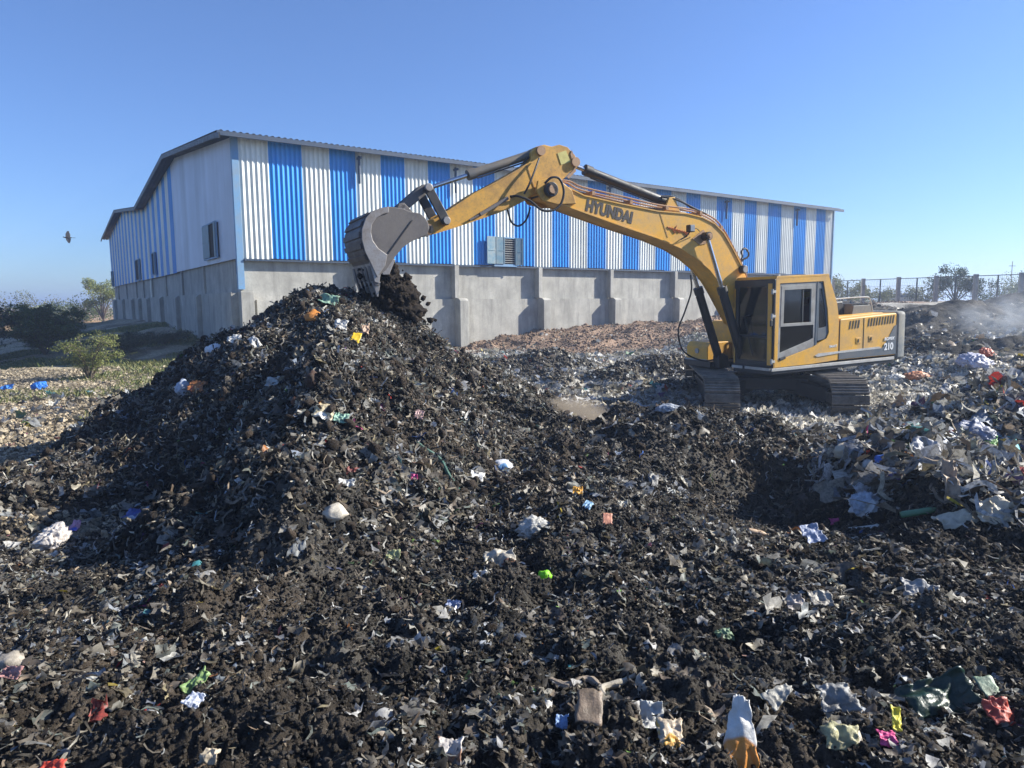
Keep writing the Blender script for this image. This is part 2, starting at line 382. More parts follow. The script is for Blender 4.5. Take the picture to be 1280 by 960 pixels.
def fine(x, y, dark, left, red=0):
    r = np.hypot(x, y)
    a = .42+.78*dark+.5*red
    a = a*(1-.6*left)*(1-.7*sst(35, 80, r))
    wx = x+.12*vn(x*2.1, y*2.1, 91); wy = y+.12*vn(x*2.1, y*2.1, 92)
    f = .12*(bil(wx*1.15, wy*1.15, 81)-.4)+.085*(bil(wx*2.7, wy*2.7, 82)-.4)+.055*(bil(wx*6.1, wy*6.1, 83)-.4)
    k = sst(30, 14, r)
    f = f+k*(.036*(bil(wx*13.7, wy*13.7, 84)-.4)+.02*(bil(wx*29, wy*29, 85)-.4))
    k2 = sst(9, 4, r); f = f+k2*.010*(bil(wx*61, wy*61, 86)-.4)
    return f*a
def H(x, y, full=False):
    x = np.asarray(x, float); y = np.asarray(y, float)
    z, dark, red, left, wh, hh, d, s = zones(x, y)
    zz = z+fine(x, y, dark, left, red)
    return (zz, dark, red, left, wh, hh, d, s) if full else zz
def Hn(x, y, e=.05):
    z, a, b, l, *_ = H(x, y, True)
    zs = zones(x, y)[0]
    gx = (zones(x+e, y)[0]-zs)/e; gy = (zones(x, y+e)[0]-zs)/e
    n = np.stack([-gx, -gy, np.ones_like(gx)], -1); return z, n/np.linalg.norm(n, axis=-1, keepdims=True), a, b, l
rad = [.25]
while rad[-1] < 62: rad.append(rad[-1]+max(.020 if rad[-1] > 1.6 else .08, .0045*rad[-1]))
while rad[-1] < 3200: rad.append(rad[-1]*1.09)
rad = np.array(rad)
ang = np.concatenate([np.linspace(-pi, -radians(58), 50, endpoint=False), np.linspace(-radians(58), radians(58), 640), np.linspace(radians(58), pi, 50, endpoint=False)[1:]])
NA, NR = len(ang), len(rad)
RR, AA = np.meshgrid(rad, ang, indexing='ij')
GX = RR*np.sin(AA); GY = RR*np.cos(AA)
GZ, GD, GR_, GL, GWH, GHH, Gd, Gs = H(GX, GY, True)
def vary(x, y, s, k): return vn(x*s, y*s, k)[..., None]
dk = np.array([.020, .019, .017]); dk2 = np.array([.11, .10, .085])
tan_ = np.array([.30, .28, .23]); tan2 = np.array([.54, .51, .45])
redc = np.array([.29, .20, .14]); leftc = np.array([.42, .36, .25]); leftd = np.array([.22, .18, .12]); grn = np.array([.10, .13, .04])
col = tan_+(tan2-tan_)*vary(GX, GY, .6, 101)
lc = leftd+(leftc-leftd)*sst(.3, .7, vary(GX, GY, 1.2, 102)); lc = lc+(grn-lc)*.8*(sst(.45, .7, vary(GX, GY, .5, 103))*sst(11, 14, GY)[..., None])
far = sst(60, 110, RR)[..., None]*sst(2, -6, GX)[..., None]
lc = lc+(np.array([.34, .22, .11])-lc)*far
col = col+(lc-col)*GL[..., None]
col = col+(redc*(.7+.6*vary(GX, GY, 2, 104))-col)*GR_[..., None]
col = col+((dk+(dk2-dk)*sst(.25, .85, vary(GX, GY, 2.3, 105)*.6+.4*vary(GX, GY, 9, 106)))-col)*GD[..., None]
pale = sst(4.5, 6.0, GX)*sst(10.2, 11.2, GY)*sst(20, 17.5, GY)*(1-GD)
col = col+(np.array([.46, .43, .36])*(.75+.5*vary(GX, GY, 3.1, 108))-col)*(.85*pale)[..., None]
brn = sst(.55, .75, vn(GX*.55+3, GY*.55, 107))*GD*(GY < 9)
col = col+(np.array([.075, .058, .042])-col)*(.8*brn)[..., None]
V = np.stack([GX, GY, GZ], -1)
idx = np.arange(NR*NA).reshape(NR, NA)
nx = np.roll(idx, -1, axis=1)
quads = np.stack([idx[:-1], nx[:-1], nx[1:], idx[1:]], -1)      # (NR-1, NA, 4)
quads = quads[..., ::-1]
heapmask = ((GHH > .06) & (GY > 5.2) & (GX < .9) & (GX > -8.2) & (GY < 16))
hq = heapmask[:-1] & heapmask[1:] & np.roll(heapmask, -1, 1)[:-1] & np.roll(heapmask, -1, 1)[1:]
M['soil'] = soil_mat('waste_soil'); M['ground'] = soil_mat('ground_soil', bscale=24)
def sub(mask_q, name, mat, dz=0):
    q = quads[mask_q]; u, inv = np.unique(q, return_inverse=True)
    vv = V.reshape(-1, 3)[u].copy(); vv[:, 2] += dz
    return mk(name, vv, inv.reshape(-1, 4), mat, col=col.reshape(-1, 3)[u])
heap = sub(hq, 'refuse_heap', M['soil'])
props(heap, 'tall dark conical heap of soil and shredded refuse under the excavator bucket', 'refuse heap')
# ground everywhere; under the heap it lies lower (the heap covers it)
VG = V.copy(); inner = hq.copy()
ins = np.zeros((NR, NA), bool); ins[:-1] |= hq; 
allin = np.ones((NR, NA), bool)
for a in (0, 1):
    for b in (0, 1):
        q = np.zeros((NR, NA), bool); q[a:NR-1+a, :] = np.roll(hq, b, 1); allin &= q
VG[..., 2] = np.where(allin, np.minimum(VG[..., 2]-.12, .5), VG[..., 2])
cen = np.array([[0, 0, VG[0, :, 2].mean()]])
gv = np.concatenate([VG.reshape(-1, 3), cen]); gc = np.concatenate([col.reshape(-1, 3), [dk]])
gq = quads.reshape(-1, 4)
ground = mk('ground', gv, gq, M['ground'], col=gc); props(ground, kind='structure')
del VG

# ------------------------------------------------------------------ building
Kz = 0.0
BM = Matrix(((FD[0], -FN[0], 0, KX), (FD[1], -FN[1], 0, KY), (0, 0, 1, 0), (0, 0, 0, 1)))   # x along the long wall, y into the building
shed = empty('industrial_shed', BM)
props(shed, 'long blue and white corrugated metal shed on a grey concrete plinth wall', 'shed')
def steel_mat(name, c, dirt, amount=.5, rough=.38):
    m, t, b = new_mat(name); co = coords(t)
    n = noise(t, coords(t, scale=(1, 1, .12)), 3.2, 6, .7); n2 = noise(t, co, .35, 3)
    c1 = mixc(t, ramp(t, n, [(.45, 0.0), (.75, amount)]), c, dirt)
    n4 = noise(t, coords(t, scale=(.8, .8, .0)), 1.0, 2); c2 = mixc(t, 1.0, c1, ramp(t, n2, [(.3, .84), (.7, 1.08)]), 'MULTIPLY'); c2 = mixc(t, 1.0, c2, ramp(t, n4, [(.3, .86), (.7, 1.1)]), 'MULTIPLY')
    t.links.new(c2, b.inputs['Base Color']); b.inputs['Roughness'].default_value = rough
    return m
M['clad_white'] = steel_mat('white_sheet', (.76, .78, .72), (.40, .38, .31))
M['clad_blue'] = steel_mat('blue_sheet', (.008, .25, .72), (.08, .28, .55))
M['clad_endblue'] = M['clad_blue']
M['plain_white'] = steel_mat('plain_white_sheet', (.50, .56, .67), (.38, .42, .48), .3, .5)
M['trim'] = worn('blue_grey_trim', (.03, .055, .10), (.08, .09, .10), .5, .4, 2)
M['trim_light'] = worn('light_blue_steel', (.14, .30, .50), (.25, .24, .2), .5, .5, 2)
M['shutter'] = worn('shutter_steel', (.10, .21, .28), (.30, .32, .30), .5, .7, 3)
M['roof'] = worn('roof_sheet', (.02, .035, .06), (.08, .08, .08), .5, .4, 1)
M['void'] = plain('dark_interior', (.006, .007, .010), .9)
def concrete(name, base, tide):
    m, t, b = new_mat(name); co = coords(t)
    n1 = noise(t, co, .9, 7, .65); n2 = noise(t, coords(t, scale=(1, 1, .18)), 2.4, 6, .7); n3 = noise(t, co, 14, 5, .7)
    c = mixc(t, ramp(t, n1, [(.3, 0.0), (.7, 1.0)]), tuple(k*.68 for k in base), tuple(k*1.2 for k in base))
    c = mixc(t, ramp(t, n2, [(.46, 0.0), (.66, .7)]), c, tuple(k*.5 for k in base))
    c = mixc(t, ramp(t, n3, [(.5, 0.0), (.7, .6)]), c, tuple(k*.7 for k in base))
    sep = t.nodes.new('ShaderNodeSeparateXYZ'); t.links.new(co, sep.inputs[0])
    ad = N(t, 'ShaderNodeMath', operation='MULTIPLY_ADD'); t.links.new(n1, ad.inputs[0]); ad.inputs[1].default_value = .9; t.links.new(sep.outputs[2], ad.inputs[2])
    c = mixc(t, ramp(t, ad.outputs[0], [(0.0, .85), (.16, .0)] if tide is None else [(0, .9), (1, .9)]), c, (.30, .19, .12))
    t.links.new(c, b.inputs['Base Color']); b.inputs['Roughness'].default_value = .9
    bump(t, b, n3, .6, .012); return m
M['concrete'] = concrete('old_concrete', (.42, .405, .36), None)
LF, LE = 43.2, 51.6           # long wall, gable wall
ZB, ZE, ZL = 4.46, 9.42, 3.0  # foot of the sheeting, eaves, ledge of the lower wall
# sheeting along the long wall: trapezoid ribs; stripes of about 1.23 m
stripe = [0.10, 1.33, 2.73, 3.95, 5.15, 6.36, 7.55, 8.78, 9.98, 11.27, 12.57, 13.77, 15.07, 16.26, 17.43, 18.77, 20.16, 21.48, 22.80, 24.19, 25.50, 26.86, 28.18, 29.75, 31.3, 32.6, 33.9, 35.2, 36.7, 38.2, 39.7, 41.0, 42.2, LF]
def ribbed(name, bounds, first, z0f, z1f, y, axis, mats, depth=.035, pitch=.205, sub_from=0):
    v = []; f = []; fm = []
    for k in range(len(bounds)-1):
        a, b = bounds[k], bounds[k+1]; n = max(1, round((b-a)/pitch)); p = (b-a)/n; mi = (first+k) % 2
        xs = []
        for j in range(n): xs += [(a+j*p, 0), (a+j*p+p*.50, 0), (a+j*p+p*.62, -depth), (a+j*p+p*.88, -depth)]
        xs.append((b, 0)); base = len(v)
        for (x, o) in xs:
            for z in (z0f(x), z1f(x)): v.append((x, y+o, z) if axis == 'x' else (y+o, x, z))
        for j in range(len(xs)-1):
            q = (base+2*j, base+2*j+2, base+2*j+3, base+2*j+1); f.append(q if axis == 'x' else q[::-1]); fm.append(mi)
    return mk(name, v, np.array(f), mats, shed, fm=fm)
c1 = ribbed('cladding', stripe, 0, lambda x: ZB+(.03 if int(x*.8) % 2 else 0), lambda x: ZE, -.14, 'x', [M['clad_white'], M['clad_blue']])
# gable wall: eaves at 0, ridges at 12.6 and 38.8, valley at 25.6
GP = [(-.9, 9.15), (0, 9.30), (12.6, 10.62), (25.6, 9.30), (38.8, 10.52), (LE, 9.35), (LE+1.6, 9.15)]
def gz(s): return float(np.interp(s, [p[0] for p in GP], [p[1] for p in GP]))
b2 = [14.1]
while b2[-1] < LE-.4: b2.append(b2[-1]+1.12)
b2[-1] = LE
ribbed('cladding', b2, 1, lambda x: ZB-.05, lambda x: gz(x)-.02, -.10, 'y', [M['clad_white'], M['clad_blue']])
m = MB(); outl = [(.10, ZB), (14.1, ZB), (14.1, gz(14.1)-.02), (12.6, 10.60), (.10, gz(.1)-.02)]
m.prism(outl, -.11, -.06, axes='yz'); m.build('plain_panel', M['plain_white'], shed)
# concrete: upper wall, lower wall, columns and piers (each pier its own part)
m = MB(); m.box((LF/2, .20, 2.2), (LF, .30, 4.6)); m.build('plinth_wall', M['concrete'], shed)
m = MB(); m.box((.20, LE/2+.2, 2.2), (.30, LE-.3, 4.6)); m.build('plinth_wall', M['concrete'], shed)
m = MB(); m.box((LF/2+.3, -.02, 1.32), (LF-.6, .14, 2.9)); m.build('lower_wall', M['concrete'], shed)
m = MB(); m.box((-.10, LE/2+.35, 1.42), (.30, LE-.6, 3.36)); m.build('lower_wall', M['concrete'], shed)
fx = [5.0, 10.16, 15.33, 20.5, 25.9, 31.2, 36.5, 41.8]
for k, x in enumerate(fx):
    m = MB(); m.box((x, -.10, 3.62), (.24, .50, 1.60)); m.build('column', M['trim_light'] if k == 99 else M['concrete'], shed, bev=.01)
    m = MB(); m.prism([(-.09, -1), (-.09, 2.82), (-.50, 2.80), (-.66, 2.70), (-.66, -1)], x-.02, x+.46, axes='yz'); m.build('pier', M['concrete'], shed, bev=.012)
for s in (7.13, 13.13, 18.84, 24.8, 29.4, 33.7, 40.6, 47.4):
    m = MB(); m.box((.02, s, 3.75), (.14, .16, 1.46)); m.build('column', M['concrete'], shed)
    m = MB(); m.prism([(-.25, -1), (-.25, 3.09), (-.33, 3.09), (-.48, 2.95), (-.48, -1)], s-.2, s+.2, axes='xz'); m.build('pier', M['concrete'], shed, bev=.012)
m = MB(); m.box((.12, -.28, 1.45), (.52, .50, 3.30)); m.box((-.18, .25, 1.45), (.50, .62, 3.28)); m.build('corner_pier', M['concrete'], shed, bev=.015)
m = MB(); m.box((.0, -.06, 6.25), (.26, .22, 6.1)); m.build('corner_column', M['trim_light'], shed)
m = MB(); m.box((-.03, .22, 6.6), (.10, .26, 5.5)); m.build('corner_flashing', M['trim'], shed)
m = MB(); m.box((LF+.06, .0, 6.2), (.14, .5, 6.6)); m.build('corner_column', M['trim_light'], shed)
m = MB(); m.box((LF/2, -.15, ZB-.05), (LF-.3, .16, .07)); m.build('base_angle', M['trim'], shed)
m = MB(); m.box((LF/2, 25.8, 4.6), (LF, .2, 9.2)); m.box((LF-.1, LE/2, 4.6), (.2, LE-.4, 9.0)); m.build('rear_wall', M['clad_white'], shed)
# roof sheets: ribbed ends seen as small teeth along the eaves
def roof(name, s0, z0, s1, z1):
    v = []; f = []; n = int((LF+.9)/.25); x0 = -.75
    for j in range(n+1):
        for (dx, dz) in ((0, 0), (.10, 0), (.14, .045), (.20, .045)):
            x = x0+j*.25+dx
            for (s, z) in ((s0, z0), (s1, z1)): v += [(x, s, z+dz+.05)]
    k = 4*(n+1)
    f = [(2*j, 2*j+2, 2*j+3, 2*j+1) for j in range(k-1)]
    o = mk(name, v, np.array(f), M['roof'], shed); so_ = o.modifiers.new('thickness', 'SOLIDIFY'); so_.thickness = .012; return o
roof('roof', -.62, 9.32, 12.6, 10.70); roof('roof', 12.6, 10.70, 25.6, 9.36); roof('roof', 25.6, 9.36, 38.8, 10.60); roof('roof', 38.8, 10.60, LE+1.4, 9.20)
m = MB()
for (a, b) in zip(GP[:-1], GP[1:]): m.bar((-.72, a[0], a[1]-.02), (-.72, b[0], b[1]-.02), .05, .20)
m.build('barge_board', M['dark'], shed)
m = MB(); m.box((LF/2-.1, -.64, 9.27), (LF+1.3, .12, .17)); m.build('gutter', M['trim'], shed)
for x in (5.25, 10.2, 20.3, 30.6, 38.4):
    m = MB(); m.box((x, -.30, 9.0), (.10, .42, .10)); m.cyl((x, -.30, 9.1), (x, -.30, 7.9), .06, 8); m.build('downpipe', M['trim'], shed)
def window_x(x0, x1, z0, z1):
    wn = MB(); wn.box(((x0+x1)/2, -.13, (z0+z1)/2), (x1-x0, .18, z1-z0)); wn = wn.build('window', M['void'], shed)
    f = MB(); xa, xb, za, zb = x0, x1, z0, z1
    f.ring([(xa-.06, za-.06), (xb+.06, za-.06), (xb+.06, zb+.06), (xa-.06, zb+.06)], [(xa, za), (xb, za), (xb, zb), (xa, zb)], -.27, -.20); f.box(((xa+xb)/2, -.24, za-.09), (xb-xa+.2, .14, .07)); f.build('frame', M['trim_light'], wn)
    g = MB()
    for k in range(11): g.box(((xa+xb)/2, -.245, za+.08+k*(zb-za-.16)/10), (xb-xa, .02, .022))
    g.build('grille', M['light_grey'], wn)
    return wn
wn = window_x(12.50, 13.72, 4.55, 5.86)
def shutter(par, o, hx, wd, z0, z1, ang, axis):
    m = MB(); m.box((wd/2, 0, (z0+z1)/2), (wd, .035, z1-z0)); m.box((wd/2, -.022, (z0+z1)/2), (wd, .02, .05))
    for x in (.03, wd-.03): m.box((x, -.024, (z0+z1)/2), (.05, .022, z1-z0-.01))
    m.build('shutter', M['shutter'], par, tf=Matrix.Translation(o) @ Matrix.Rotation(ang, 4, 'Z'), bev=.004)
shutter(wn, (12.50, -.29, 0), 0, -.52, 4.55, 5.92, radians(6), 'x'); shutter(wn, (12.54, -.29, 0), 0, .50, 4.55, 5.92, radians(-3), 'x'); shutter(wn, (13.72, -.29, 0), 0, .44, 4.5, 5.9, radians(-14), 'x')
def window_y(s0, s1, z0, z1, lv=1):
    wn = MB(); wn.box((-.12, (s0+s1)/2, (z0+z1)/2), (.16, s1-s0, z1-z0)); wn = wn.build('window', M['void'], shed)
    f = MB(); f.ring([(s0-.06, z0-.06), (s1+.06, z0-.06), (s1+.06, z1+.06), (s0-.06, z1+.06)], [(s0, z0), (s1, z0), (s1, z1), (s0, z1)], -.25, -.18, axes='yz'); f.build('frame', M['trim_light'], wn)
    m = MB(); L = (s1-s0)*.52
    if lv: m.box((-.26, s1-L/2, (z0+z1)/2), (.03, L, z1-z0-.04)); m.box((-.28, s1-L/2, (z0+z1)/2), (.02, L, .05)); m.build('shutter', M['shutter'], wn)
    m = MB(); m.box((-.27, s0+.12, (z0+z1)/2), (.03, .26, z1-z0)); m.build('shutter', M['shutter'], wn)
window_y(3.0, 5.7, 4.72, 6.22); window_y(21.2, 22.6, 4.62, 6.0, 0); window_y(29.2, 31.6, 4.52, 6.0, 0); window_y(49.6, 51.0, 4.5, 5.9, 0)
# ------------------------------------------------------------------ excavator
S0 = Vector((5.68, 15.4, .30)); AZ = radians(-115.8); TL = radians(1.5)
Fd = Vector((sin(AZ), cos(AZ), 0)); Ld = Vector((-Fd.y, Fd.x, 0)); Ud = Vector((0, 0, 1))
FX = Fd*cos(TL)-Ud*sin(TL); UZ = Ud*cos(TL)+Fd*sin(TL)
XM = Matrix(((FX.x, Ld.x, UZ.x, S0.x), (FX.y, Ld.y, UZ.y, S0.y), (FX.z, Ld.z, UZ.z, S0.z), (0, 0, 0, 1)))
ex = empty('excavator', XM)
props(ex, 'yellow tracked excavator with its boom raised over the refuse heap', 'excavator')
# --- undercarriage: points towards the camera, turned against the house
TA = radians(9.0); tf_ = Vector((sin(TA), cos(TA), 0)); tr_ = Vector((cos(TA), -sin(TA), 0))
UM = XM.inverted() @ Matrix(((tf_.x, tr_.x, 0, 5.66), (tf_.y, tr_.y, 0, 15.45), (0, 0, 1, .20), (0, 0, 0, 1)))  # x away from camera, y to the right
def track(yc, WD=.68):
    R_ = .42; LX = 1.72; path = []
    per = 2*(2*LX)+2*pi*R_; n = 48
    def at(u):
        u %= per
        if u < 2*LX: return (-LX+u, 2*R_, 0.0)
        u -= 2*LX
        if u < pi*R_: a = u/R_; return (LX+R_*sin(a), R_+R_*cos(a), -a)
        u -= pi*R_
        if u < 2*LX: return (LX-u, 0, -pi)
        u -= 2*LX; a = u/R_; return (-LX-R_*sin(a), R_-R_*cos(a), -pi-a)
    m = MB()
    for k in range(n):
        x, z, a = at(k*per/n); ca, sa = cos(a), sin(a)
        R3 = Matrix(((ca, 0, -sa), (0, 1, 0), (sa, 0, ca)))
        c = Vector((x, yc, z)); jit = random.uniform(-.004, .004)
        m.box(c+R3 @ Vector((0, 0, .0+jit)), (per/n*.93, WD, .028), R3)
        for o, h in ((-.065, .035), (0, .030), (.06, .030)): m.box(c+R3 @ Vector((o, 0, .026+jit)), (.016, WD, h), R3)
        m.box(c+R3 @ Vector((0, 0, -.05)), (per/n*.86, .20, .085), R3)
    t = m.build('track', M['track'], ex, tf=UM)
    m = MB(); m.box((0, yc, .42), (3.1, .30, .34)); m.box((0, yc, .60), (2.3, .42, .05)); m.build('track_frame', M['dark'], t, tf=UM, bev=.015)
    m = MB(); m.cyl((-LX, yc-.11, .42), (-LX, yc+.11, .42), .33, 20); m.cyl((-LX, yc-.2, .42), (-LX, yc+.2, .42), .12, 14); m.build('idler', M['dark'], t, tf=UM, bev=.01)
    m = MB(); m.cyl((LX, yc-.07, .42), (LX, yc+.07, .42), .30, 20); m.cyl((LX, yc-.2, .42), (LX, yc+.2, .42), .2, 16)
    for k in range(20):
        a = 2*pi*k/20; m.box((LX+.33*cos(a), yc, .42+.33*sin(a)), (.07, .07, .05), Matrix.Rotation(-a, 3, 'Y'))
    m.build('sprocket', M['dark'], t, tf=UM)
    for k in range(7):
        x = -1.25+k*.42; m = MB(); m.cyl((x, yc-.13, .13), (x, yc+.13, .13), .09, 12); m.build('roller', M['dark'], t, tf=UM)
    m = MB(); m.box((-1.3, yc, .425), (.5, .36, .22)); m.build('idler_guard', M['track'], t, tf=UM, bev=.02)
track(-1.19); track(1.19)
m = MB(); m.box((0, 0, .62), (1.5, 1.5, .26)); m.cyl((0, 0, .6), (0, 0, .80), .62, 28)
for sx in (-1, 1):
    for sy in (-1, 1): m.bar((sx*.45, sy*.45, .60), (sx*1.0, sy*1.15, .42), .38, .30)
m.build('car_body', M['dark'], ex, tf=UM, bev=.02)
m = MB(); m.cyl((0, 0, .70), (0, 0, .90), .60, 36)
m.build('swing_ring', M['dark'], ex)
# --- upper frame
m = MB(); m.prism([(1.22, -.42), (1.22, -1.30), (-2.45, -1.34), (-2.45, 1.34), (1.18, 1.34), (1.22, 1.30), (1.22, .30), (.75, .28), (.75, -.42)], .86, .99, axes='xy')
m.build('deck_frame', M['dark'], ex, bev=.012)
m = MB(); m.box((-.60, 1.352, .955), (3.66, .02, .060)); m.build('side_rail', M['light_grey'], ex, bev=.004)
m = MB(); m.box((1.232, .98, .96), (.02, .68, .055)); m.box((1.232, .42, .955), (.02, .30, .055)); m.build('step', M['light_grey'], ex, bev=.004)
# --- hood and side panels (left side seen)
hood = MB()
hood.prism([(-.70, 1.02), (-.70, 1.86), (-.74, 1.885), (-2.46, 1.945), (-2.50, 1.93), (-2.50, 1.02)], 1.02, 1.335)
hood.prism([(-.70, 1.02), (-.70, 1.88), (-2.50, 1.93), (-2.50, 1.02)], -1.335, -.95)
hood.prism([(-.72, 1.02), (-.72, 1.90), (-2.49, 1.955), (-2.49, 1.02)], -.95, 1.02)
hood = hood.build('engine_housing', M['yellow'], ex, bev=.025)
m = MB(); m.prism([(-.69, 1.04), (-.69, 1.175), (-2.02, 1.19), (-2.16, 1.30), (-2.42, 1.66), (-2.495, 1.69), (-2.495, 1.04)], 1.337, 1.343); m.build('slate_panel', M['grey_blue'], hood)
m = MB(); m.prism([(-.05, 1.135), (.02, 1.165), (-.08, 1.205), (-1.94, 1.235), (-2.02, 1.19), (-.69, 1.172)], 1.338, 1.347); m.build('stripe', M['light_grey'], hood)
for x0, n, z0, z1 in ((-.98, 4, 1.66, 1.83), (-1.56, 10, 1.69, 1.86)):
    m = MB()
    for k in range(n):
        x = x0-k*.088; m.prism([(x, z0+.004*k), (x-.035, z0+.004*k), (x-.065, z1+.004*k), (x-.03, z1+.004*k)], 1.337, 1.342)
    m.build('vent', M['dark'], hood)
for x, z in ((-1.28, 1.40), (-1.68, 1.42)):
    m = MB(); m.box((x, 1.338, z), (.15, .012, .13)); lt = m.build('latch', M['yellow'], hood, bev=.004)
    m = MB(); m.box((x+.01, 1.348, z), (.025, .015, .07)); m.build('keyhole', M['dark'], lt)
for x in (-.70, -1.44, -2.50):
    m = MB(); m.box((x, 1.338, 1.45), (.014, .006, .86)); m.build('panel_gap', M['dark'], hood)
m = MB(); m.prism([(-1.05, 1.90), (-1.12, 2.21), (-1.75, 2.23), (-1.85, 1.92)], -.75, .55); m.build('hood_cover', M['dark'], ex, bev=.03)
m = MB(); m.prism([(-1.80, 1.92), (-1.85, 2.12), (-2.40, 2.12), (-2.46, 1.93)], -.85, .75)
for k in range(12): m.box((-1.88-k*.045, 0, 2.135), (.02, 1.4, .05))
m.build('hood_grille', M['counter'], ex, bev=.01)
m = MB(); m.cyl((-2.15, -.5, 2.0), (-2.15, -.5, 2.42), .06, 14); m.tube([(-2.15, -.5, 2.40), (-2.16, -.5, 2.47), (-2.22, -.5, 2.52)], .055, 12); m.build('exhaust', M['dark'], ex)
m = MB(); m.tube(smooth_pts([(-1.0, .72, 1.9), (-1.02, .72, 2.18), (-1.15, .72, 2.27), (-2.2, .72, 2.30), (-2.42, .72, 2.24), (-2.52, .72, 1.95)], 5), .016, 8)
m.tube(smooth_pts([(-1.0, -.2, 1.9), (-1.02, -.2, 2.2), (-1.15, -.2, 2.3), (-2.2, -.2, 2.32), (-2.45, -.2, 2.25), (-2.52, -.2, 1.95)], 5), .016, 8); m.build('handrail', M['light_grey'], ex)
# counterweight: rounded in plan
m = MB(); ol = [(-2.50, 1.345), (-2.78, 1.335), (-2.90, 1.24), (-2.99, .95), (-3.06, .5), (-3.08, 0), (-3.06, -.5), (-2.99, -.95), (-2.90, -1.24), (-2.78, -1.335), (-2.50, -1.345)]
m.prism(ol, .90, 1.97, axes='xy'); m.build('counterweight', M['counter'], ex, smooth=True, bev=.07, angle=45)
# text on the slate panel and side
def face_M(x, z, y, ang=0.0):
    r = Vector((-cos(ang), 0, -sin(ang))); u = Vector((-sin(ang), 0, cos(ang))) 
    r = Vector((-cos(ang), 0, sin(ang))); u = Vector((sin(ang), 0, cos(ang))); n = r.cross(u)
    return Matrix(((r.x, u.x, n.x, x), (r.y, u.y, n.y, y), (r.z, u.z, n.z, z), (0, 0, 0, 1)))
text('210', .205, 'lettering', M['letter_white'], hood, face_M(-2.10, 1.15, 1.347, radians(1)), .003, .008, .95, 0, 1.0)
text('ROBEX', .085, 'lettering', M['letter_white'], hood, face_M(-2.10, 1.36, 1.347, radians(1)), .003, .004, 1.0, .2, 1.15)
text('SMART', .075, 'lettering', M['letter_white'], ex, face_M(-.40, 1.30, 1.337, radians(1)), .003, .001, 1.0, 0, 1.0)
# front right box, fuel tank, right covers
m = MB(); m.prism([(.40, .99), (.40, 1.36), (.50, 1.40), (1.02, 1.40), (1.12, 1.30), (1.12, .99)], -1.32, -.62); tb = m.build('tool_box', M['yellow'], ex, bev=.02)
m = MB(); m.cyl((.78, -.62, 1.20), (.78, -.60, 1.20), .05, 12); m.cyl((1.115, -.95, 1.2), (1.14, -.95, 1.2), .06, 14); m.build('lamp', M['lens'], tb)
m = MB(); m.box((1.14, -.97, 1.005), (.05, .72, .03)); m.build('box_trim', M['light_grey'], tb)
m = MB(); m.box((-.16, -.95, 1.42), (1.08, .74, .86)); m.build('fuel_tank', M['yellow'], ex, bev=.04)
# --- cab
cab = MB()
cab.ring([(1.16, .995), (1.12, 2.76), (-.34, 2.79), (-.60, 2.22), (-.675, 1.88), (-.675, 1.03), (.10, 1.00)],
         [(1.055, 1.13), (1.02, 2.655), (-.19, 2.675), (-.33, 2.10), (-.385, 1.62), (-.32, 1.50), (.08, 1.345)], 1.27, 1.335)
cab.ring([(1.16, .995), (1.12, 2.76), (-.34, 2.79), (-.60, 2.22), (-.675, 1.88), (-.675, 1.03), (.10, 1.00)],
         [(1.03, 1.75), (1.02, 2.60), (-.19, 2.63), (-.33, 2.10), (-.385, 1.78), (-.30, 1.75), (.08, 1.75)], .26, .31)
cab.prism([(1.13, 2.745), (1.10, 2.80), (-.33, 2.825), (-.36, 2.775)], .26, 1.335)
cab.prism([(-.345, 2.79), (-.60, 2.22), (-.675, 1.88), (-.675, 1.03), (-.64, 1.03), (-.64, 1.6), (-.60, 1.88)], .31, 1.27)
cab = cab.build('cab', M['yellow'], ex, bev=.018)
m = MB(); m.prism([(1.12, .97), (1.12, 1.03), (-.66, 1.03), (-.66, .97)], .31, 1.27); m.build('cab_floor', M['inside'], cab)
m = MB(); m.ring([(1.11, 1.04), (1.09, 2.74), (-.33, 2.74), (-.57, 2.22), (-.64, 1.88), (-.64, 1.04), (.10, 1.04)], [(1.03, 1.75), (1.02, 2.60), (-.19, 2.63), (-.33, 2.10), (-.385, 1.78), (-.30, 1.75), (.08, 1.75)], .312, .33); m.box((.38, .80, 2.735), (1.4, .9, .02)); m.prism([(-.33, 2.73), (-.58, 2.2), (-.63, 1.9), (-.61, 1.9), (-.56, 2.2), (-.31, 2.73)], .33, 1.26); m.build('cab_lining', M['inside'], cab)
m = MB(); m.prism([(.02, 1.03), (-.02, 2.78), (-.06, 2.78), (-.04, 1.03)], 1.272, 1.330); m.build('pillar', M['grey_blue'], cab, bev=.006)
# dark surround below and behind the door glass
m = MB(); m.ring([(1.055, 1.13), (1.02, 2.655), (-.02, 2.672), (-.02, 1.40), (.08, 1.345)], [(.985, 1.28), (.955, 2.60), (.06, 2.61), (.06, 1.53), (.16, 1.49)], 1.285, 1.322)
door = m.build('door', M['frame_grey'], cab, bev=.006)
m = MB(); m.ring([(.985, 1.80), (.965, 2.60), (.06, 2.61), (.06, 1.80)], [(.90, 1.86), (.885, 2.52), (.145, 2.53), (.145, 1.86)], 1.29, 1.328); m.box((.52, 1.305, 1.83), (.92, .03, .05)); m.build('window_frame', M['frame_grey'], door, bev=.004)
m = MB(); m.box((.60, 1.296, 2.19), (.56, .006, .66)); m.build('window_pane', M['glass'], door)
m = MB(); m.box((.36, 1.31, 2.19), (.025, .012, .66)); m.build('sliding_frame', M['dark'], door)
m = MB(); m.prism([(.985, 1.28), (.98, 1.80), (.06, 1.80), (.06, 1.53), (.16, 1.49)], 1.298, 1.304); m.build('lower_pane', M['glass_dark'], door)
